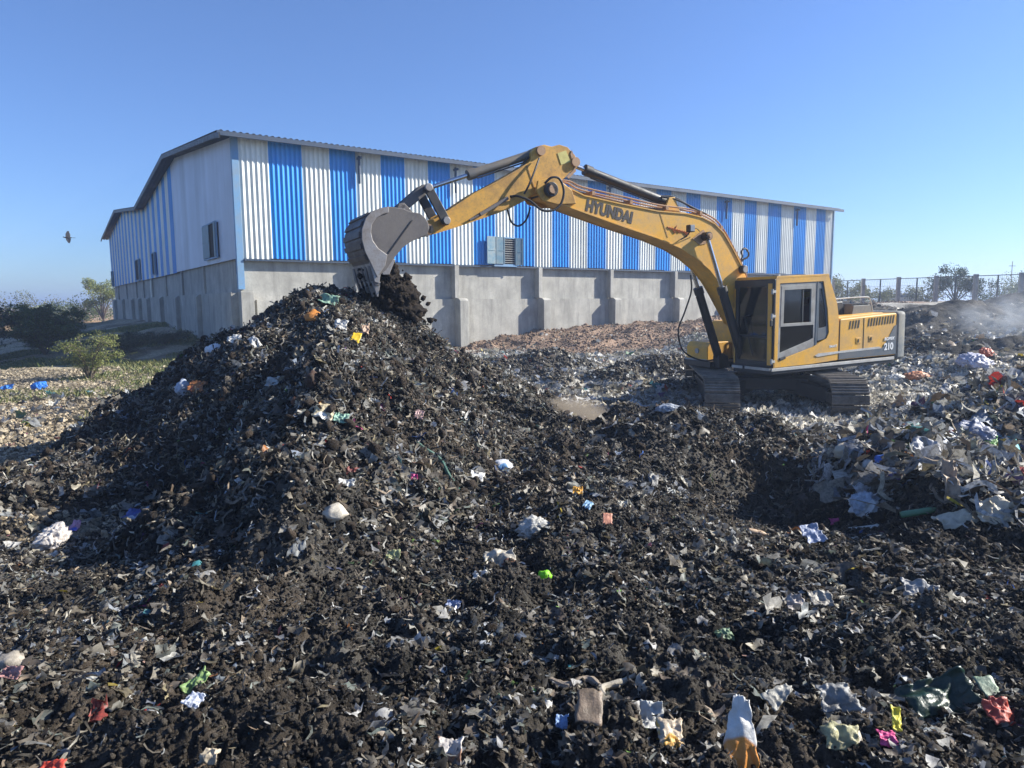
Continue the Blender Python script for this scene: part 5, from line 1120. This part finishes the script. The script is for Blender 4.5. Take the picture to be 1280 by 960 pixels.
I('cloth', 'orange brown cloth half buried at the left edge of the heap', 'cloth', 246, 483, 'sheet', 26, 14, (.42, .16, .05), 10, amount=.7)
I('film', 'blueish white film crumpled left of the orange brown cloth', 'film', 229, 486, 'bag', 14, 18, BLW, 11)
I('coconut_husk', 'large brown husk lump bedded in the middle of the upper heap', 'husk', 392, 476, 'lump', 18, 20, (.06, .032, .022), 12, rough=.95, tr=0)
I('coconut_husk', 'small reddish brown husk below the large husk lump', 'husk', 371, 498, 'lump', 12, 10, (.16, .07, .04), 13, rough=.95, tr=0)
I('wrapper', 'cream yellow crumpled wrapper in the middle of the heap', 'wrapper', 404, 516, 'sheet', 30, 20, (.60, .50, .30), 14, second=(.70, .68, .6))
I('film', 'round pale green plastic piece right of the cream wrapper', 'film', 427, 521, 'sheet', 20, 14, (.30, .50, .38), 15)
I('film', 'white film shred left above the cream wrapper', 'film', 342, 482, 'sheet', 20, 13, (.5, .52, .50), 16)
I('wrapper', 'pink and white packet at the right of the heap centre', 'wrapper', 524, 523, 'sheet', 13, 12, (.55, .35, .32), 17)
I('bag', 'crumpled off-white bag above the shaded hollow of the heap', 'bag', 420, 645, 'bag', 27, 18, (.62, .56, .45), 18, amount=.4)
I('paper', 'white paper scrap on the heap above the crumpled off-white bag', 'paper', 433, 607, 'sheet', 22, 10, WH, 19)
I('film', 'pink scrap of film on the lower heap', 'film', 518, 599, 'sheet', 9, 7, (.60, .04, .22), 20)
I('paper', 'clean white folded paper on the right flank of the heap', 'paper', 596, 593, 'flat', 22, 16, (.75, .74, .70), 21, .3, amount=.25)
I('bag', 'white bag with blue tail right of the folded paper', 'bag', 629, 589, 'bag', 24, 16, (.60, .62, .66), 22, second=(.12, .28, .5))
I('bag', 'grey-white crumpled bag at the foot of the heap by the lower right flank', 'bag', 669, 648, 'bag', 38, 24, (.50, .49, .45), 23)
I('bag', 'looped off-white sack strip around a brown lump at the heap foot', 'sack', 625, 694, 'sheet', 46, 26, (.52, .47, .38), 24, amount=.5)
I('coconut_husk', 'brown lump lying inside the looped sack strip', 'husk', 637, 700, 'lump', 18, 13, (.18, .08, .05), 25, rough=.9, tr=0)
I('ball', 'bright lime green ball of plastic in front of the heap', 'ball', 682, 711, 'lump', 16, 15, (.30, .75, .03), 26, amount=.1, tr=.3)
I('packet', 'orange pink square packet right of the lime green ball', 'packet', 759, 664, 'flat', 15, 17, (.62, .27, .17), 27, amount=.3)
I('wrapper', 'orange wrapper end beside a light blue scrap in the near hollow', 'wrapper', 722, 623, 'sheet', 14, 11, (.72, .36, .04), 28, amount=.2)
I('wrapper', 'light blue scrap touching the orange wrapper end', 'wrapper', 735, 635, 'sheet', 12, 13, (.25, .42, .58), 29, .9, amount=.2)
I('bag', 'off-white square bag scrap right of the orange wrapper', 'bag', 779, 632, 'sheet', 14, 10, (.5, .47, .38), 30)
I('bottle', 'cream plastic bottle lying at the edge of the dark hollow', 'bottle', 948, 654, 'bottle', 24, 13, (.60, .42, .26), 31, .5, amount=.3)
I('bag', 'blue-grey pointed bag standing at the near end of the dark hollow', 'bag', 1015, 668, 'sheet', 26, 24, (.34, .38, .50), 32, amount=.3)
I('shell', 'pointed cream shell-like piece in the shade right of the tracks', 'shell', 1057, 576, 'bag', 16, 22, (.55, .48, .36), 33, 1.3, amount=.3)
I('bag', 'bright blue bag on the left slope of the right bank', 'bag', 1106, 579, 'bag', 20, 14, (.05, .14, .48), 34, amount=.35)
I('bag', 'white scrap bag just left of the bright blue bag', 'bag', 1086, 582, 'bag', 15, 11, WH, 35)
I('sack', 'tall grey-white sack leaning on the right bank', 'sack', 1158, 565, 'sheet', 36, 30, (.42, .42, .44), 36, .7, amount=.4)
I('sack', 'long flat grey sack right of the leaning sack', 'sack', 1188, 558, 'bag', 34, 14, (.30, .33, .36), 37)
I('bottle', 'crushed green glass-clear bottle lying across the lower right bank', 'bottle', 1152, 638, 'bottle', 44, 13, (.10, .24, .12), 38, amount=.3, rough=.2)
I('film', 'grass green plastic sheet on the right bank', 'film', 1235, 560, 'sheet', 24, 16, (.10, .32, .04), 39, amount=.2)
I('tray', 'cyan plastic tray piece near the right edge of the bank', 'tray', 1263, 556, 'flat', 20, 24, (.12, .50, .56), 40, amount=.2)
I('bag', 'white cup-shaped scrap between the green sheet and the leaning sack', 'cup', 1216, 564, 'bag', 11, 10, (.7, .72, .75), 41, amount=.2)
I('bag', 'large blue-grey bag high on the right bank above the green sheet', 'bag', 1222, 545, 'bag', 34, 20, (.22, .25, .36), 42)
I('cardboard', 'big torn cream cardboard sheet at the right bank foot', 'cardboard', 1243, 644, 'sheet', 44, 28, (.60, .52, .38), 43, amount=.35)
I('cloth', 'long cream rag lying left of the cardboard sheet', 'cloth', 1197, 655, 'sheet', 50, 18, (.56, .50, .38), 44, -.2, amount=.4)
I('cloth', 'tan twisted rag on the slope above the cream rag', 'cloth', 1187, 610, 'sheet', 18, 46, (.42, .30, .20), 45, .3)
I('bag', 'blue-white knotted bag cluster at the foot of the bank shadow', 'bag', 1083, 632, 'bag', 32, 26, (.36, .42, .50), 46, second=(.55, .56, .56))
I('packet', 'magenta packet scrap below the knotted bag cluster', 'packet', 1044, 646, 'sheet', 13, 9, (.50, .04, .20), 47, amount=.3)
I('plank', 'thin white flat slat below the knotted bag cluster', 'slat', 1080, 656, 'flat', 38, 6, (.60, .60, .55), 48, .05, amount=.2)
I('bag', 'orange bag on the pale litter behind the machine', 'bag', 1147, 472, 'bag', 22, 10, (.62, .24, .10), 49, amount=.3)
I('bag', 'pale lilac bag in the shaded strip at the right', 'bag', 1221, 455, 'bag', 28, 17, (.50, .50, .60), 50, amount=.25)
I('bag', 'red orange scrap bag above the pale lilac bag', 'bag', 1234, 443, 'bag', 13, 9, (.62, .12, .05), 51, amount=.3)
I('bag', 'white bag left of the orange bag behind the counterweight', 'bag', 1120, 474, 'bag', 20, 9, (.68, .66, .6), 52, amount=.3)
I('bag', 'blue-white bag pile just left of the near track', 'bag', 792, 512, 'bag', 26, 12, (.40, .44, .48), 53, amount=.35)
I('bag', 'light blue sack lying before the blue-white bag pile', 'bag', 834, 514, 'bag', 26, 9, (.34, .38, .44), 54, amount=.4)
I('bag', 'white rounded bag in the shaded left foot of the heap', 'bag', 66, 673, 'bag', 26, 28, (.60, .55, .50), 55, 1.1, amount=.3)
I('packet', 'small pink and blue packet right of the white rounded bag', 'packet', 95, 660, 'sheet', 11, 12, (.60, .30, .42), 56, second=(.10, .12, .45))
I('packet', 'dark blue packet in the shaded heap foot', 'packet', 166, 647, 'sheet', 20, 13, (.06, .09, .32), 57, second=(.4, .42, .5))
I('bag', 'pale blue scrap standing above the dark blue packet', 'bag', 184, 637, 'sheet', 14, 9, BLW, 58)
I('bag', 'blue bag lying in the grass at the far left', 'bag', 50, 484, 'bag', 13, 9, (.04, .22, .70), 59, amount=.2)
I('bag', 'flat blue scrap at the left picture edge in the grass', 'bag', 8, 486, 'sheet', 16, 6, (.05, .22, .60), 60, amount=.2)
# nearest pieces
I('sack', 'big white woven sack with orange print standing at the bottom of the picture', 'sack', 925, 925, 'standing', 62, 104, (.60, .59, .56), 61, .05, (0, -1.6, -.3), amount=.35, second=(.62, .25, .05))
I('wrapper', 'orange and cream wrapper left of the big woven sack', 'wrapper', 838, 925, 'sheet', 40, 34, (.50, .40, .28), 62, second=(.60, .33, .06), amount=.5)
I('packet', 'white and brown packet at the bottom edge left of the middle', 'packet', 562, 935, 'sheet', 38, 36, (.50, .46, .42), 63, second=(.28, .15, .09), amount=.5)
I('packet', 'pink packet at the bottom edge right of the woven sack', 'packet', 1109, 932, 'sheet', 22, 18, (.72, .08, .25), 64, amount=.15)
I('packet', 'yellow twisted wrapper above the pink packet', 'packet', 1119, 912, 'sheet', 12, 26, (.70, .62, .06), 65, .6, amount=.2)
I('cloth', 'pale twisted cloth by the bottom edge left of the pink packet', 'cloth', 1052, 925, 'sheet', 50, 30, (.45, .42, .22), 66)
I('bag', 'whitish dirt-streaked bag standing right of the woven sack', 'bag', 972, 875, 'standing', 32, 46, (.42, .40, .34), 67, 1.2)
I('bag', 'large grey torn bag right of the dirt-streaked bag', 'bag', 1045, 880, 'sheet', 48, 32, (.26, .26, .25), 68)
I('bag', 'dark green shiny bag stretched across the lower right', 'bag', 1172, 850, 'sheet', 88, 36, (.012, .04, .028), 69, -.3, rough=.3, amount=.5)
I('cloth', 'red rag at the right edge beside the dark green bag', 'cloth', 1252, 878, 'sheet', 34, 26, (.50, .08, .05), 70, amount=.4)
I('box', 'small pale green box end above the red rag', 'box', 1236, 845, 'flat', 22, 24, (.28, .38, .26), 71)
I('bag', 'small white cone of film in the dark ground left of the lower right', 'bag', 995, 762, 'sheet', 24, 22, (.48, .42, .38), 72, .5)
I('bag', 'grey film beside the white cone of film', 'bag', 1025, 758, 'sheet', 30, 20, (.38, .35, .30), 73)
I('cloth', 'long greyish cloth strip in the right foreground', 'cloth', 1150, 752, 'sheet', 44, 20, (.34, .34, .34), 74, .5)
I('cardboard', 'brown flattened sack piece near the bottom centre', 'cardboard', 736, 905, 'flat', 40, 48, (.22, .16, .11), 75, .2)
I('bag', 'blue film scrap left of the brown sack piece', 'bag', 702, 908, 'sheet', 18, 16, (.20, .32, .55), 76, amount=.3)
I('bag', 'white crinkled bag right of the brown sack piece', 'bag', 815, 902, 'sheet', 34, 30, (.55, .55, .52), 77, amount=.4)
I('bag', 'light blue paper fold at the bottom centre of the heap foot', 'paper', 566, 744, 'sheet', 22, 14, (.40, .45, .62), 78, .4)
I('leaf', 'curled green leaf at the left of the foreground', 'leaf', 246, 846, 'sheet', 20, 32, (.22, .34, .12), 79, .9, amount=.3)
I('paper', 'white paper fold below the curled green leaf', 'paper', 244, 905, 'sheet', 24, 18, (.60, .63, .70), 80, .6, amount=.3)
I('stone', 'pale rounded stone at the left edge of the foreground', 'stone', 12, 824, 'lump', 30, 20, (.36, .32, .26), 81, rough=.9, tr=0)
I('wrapper', 'pink wrapper at the left edge below the pale stone', 'wrapper', 16, 850, 'sheet', 28, 12, (.50, .26, .24), 82)
I('cloth', 'red rag at the bottom left of the picture', 'cloth', 62, 950, 'sheet', 34, 22, (.60, .07, .04), 83, amount=.3)
I('wrapper', 'cream wrapper under the middle of the picture bottom right of the red rag', 'wrapper', 262, 955, 'sheet', 26, 18, (.5, .42, .3), 84)
I('bag', 'green scrap bag high in the right foreground', 'bag', 905, 786, 'sheet', 26, 14, (.16, .26, .14), 85)
I('film', 'white film shred under the looped sack strip', 'film', 600, 716, 'sheet', 22, 12, WH, 86)
I('film', 'yellow-green crumpled packet on the lower heap face', 'packet', 492, 693, 'sheet', 20, 12, (.36, .38, .18), 87)
I('cloth', 'dark red cloth scrap on the middle of the heap face', 'cloth', 438, 583, 'sheet', 12, 18, (.22, .05, .04), 88, .9)
# cloth strip, branches and sticks
def along(name, label, cat, pts, r, c, amount=.5, tr=.1, rough=.6, flat=False):
    P = [px_ground(a, b) for a, b in pts]; W = []
    for p in P: W.append(Vector((p[0], p[1], float(H(np.array([p[0]]), np.array([p[1]]))[0])+r*1.1)))
    W = smooth_pts(W, 6); o0 = W[0].copy(); m = MB()
    rs = [r*(1-.5*abs(2*k/(len(W)-1)-1)**3)*random.uniform(.8, 1.15) for k in range(len(W))]
    m.tube([q-o0 for q in W], rs, 8); o = m.build(name, im(c, rough, tr, amount), smooth=True); o.location = o0; props(o, label, cat); return o
along('cloth_strip', 'teal green cloth strip twisting down the right flank of the heap', 'cloth strip', [(520, 553), (535, 562), (550, 572), (560, 590), (572, 606), (583, 620)], .024, (.015, .10, .075))
along('stick', 'thin pale stick in the shade at the left heap foot', 'stick', [(196, 667), (206, 659), (216, 648)], .016, (.22, .18, .13), tr=0)
along('stick', 'thin upright stick on the near face of the heap', 'stick', [(362, 608), (366, 595), (371, 580)], .012, (.26, .21, .15), tr=0)
along('branch', 'forked pale branch in the middle of the foreground', 'branch', [(795, 845), (775, 848), (752, 854), (757, 870), (761, 884)], .018, (.36, .32, .25), tr=0)
along('stick', 'straight stick pointing down right in the foreground', 'stick', [(893, 866), (908, 880), (924, 893)], .016, (.22, .19, .14), tr=0)
along('stick', 'pale stick leaning on the top of the right bank', 'stick', [(1266, 526), (1270, 536), (1276, 548)], .02, (.40, .36, .30), tr=0)
along('hose_piece', 'thick pale root crossing the foreground left of the forked branch', 'root', [(688, 842), (710, 846), (735, 842), (752, 852)], .02, (.34, .27, .20), tr=0)

# ------------------------------------------------------------------ smoke and dust
def puff(name, label, cat, c, s, colr, dens, thr, sc, seed, aniso=.2):
    v = IV5*np.array(s); v = v*(1+.5*(n3(v/max(s)*2+seed, 1.3, seed)-.5))[:, None]
    m = bpy.data.materials.new(name); m.use_nodes = True; t = m.node_tree; t.nodes.remove(t.nodes['Principled BSDF'])
    vol = N(t, 'ShaderNodeVolumePrincipled'); vol.inputs['Color'].default_value = (*colr, 1); vol.inputs['Anisotropy'].default_value = aniso
    co = coords(t, 'Object'); n = noise(t, coords(t, 'Object', (sc, sc, sc)), 1.0, 4, .6)
    mp = t.nodes.new('ShaderNodeMapping'); t.links.new(co, mp.inputs[0]); mp.inputs['Scale'].default_value = tuple(1/q for q in s)
    ln = N(t, 'ShaderNodeVectorMath', operation='LENGTH'); t.links.new(mp.outputs[0], ln.inputs[0])
    fall = ramp(t, ln.outputs['Value'], [(.15, 1.0), (.85, 0.0)]); nr = ramp(t, n, [(thr, 0.0), (thr+.25, 1.0)])
    a = N(t, 'ShaderNodeMath', operation='MULTIPLY'); t.links.new(fall, a.inputs[0]); t.links.new(nr, a.inputs[1])
    b = N(t, 'ShaderNodeMath', operation='MULTIPLY'); t.links.new(a.outputs[0], b.inputs[0]); b.inputs[1].default_value = dens
    t.links.new(b.outputs[0], vol.inputs['Density']); t.links.new(vol.outputs[0], t.nodes['Material Output'].inputs['Volume'])
    o = mk(name, v, IF5, m); o.location = c; props(o, label, cat, kind='stuff'); return o
p = px_ground(1235, 428); puff('smoke', 'thin blue-white smoke drifting over the dark ground at the right', 'smoke', (p[0]+.6, p[1], p[2]+.75), (2.3, 1.4, .85), (.80, .88, .98), 1.0, .42, 1.0, 501)
puff('smoke', 'faint smoke veil drifting off to the right edge', 'smoke', (p[0]+3.2, p[1]+1, p[2]+1.5), (3.6, 2.0, 1.2), (.80, .88, .98), .13, .40, .6, 505)
puff('dust', 'small brown puff of dust just behind the right foot of the heap', 'dust', (.95, 11.4, .60), (.95, .7, .55), (.66, .56, .44), 5.5, .18, 1.4, 511)
# ------------------------------------------------------------------ air
HZ = True
if HZ:
    m = bpy.data.materials.new('haze'); m.use_nodes = True; t = m.node_tree; t.nodes.remove(t.nodes['Principled BSDF'])
    vol = N(t, 'ShaderNodeVolumePrincipled'); vol.inputs['Color'].default_value = (.60, .74, 1.0, 1); vol.inputs['Density'].default_value = .0017; vol.inputs['Anisotropy'].default_value = .3
    t.links.new(vol.outputs[0], t.nodes['Material Output'].inputs['Volume'])
    b = MB(); zlo = float(gv[:, 2].min())-1.5; b.box((0, 0, (zlo+13)/2), (6800, 6800, 13-zlo)); hz = b.build('haze', m); props(hz, kind='stuff')
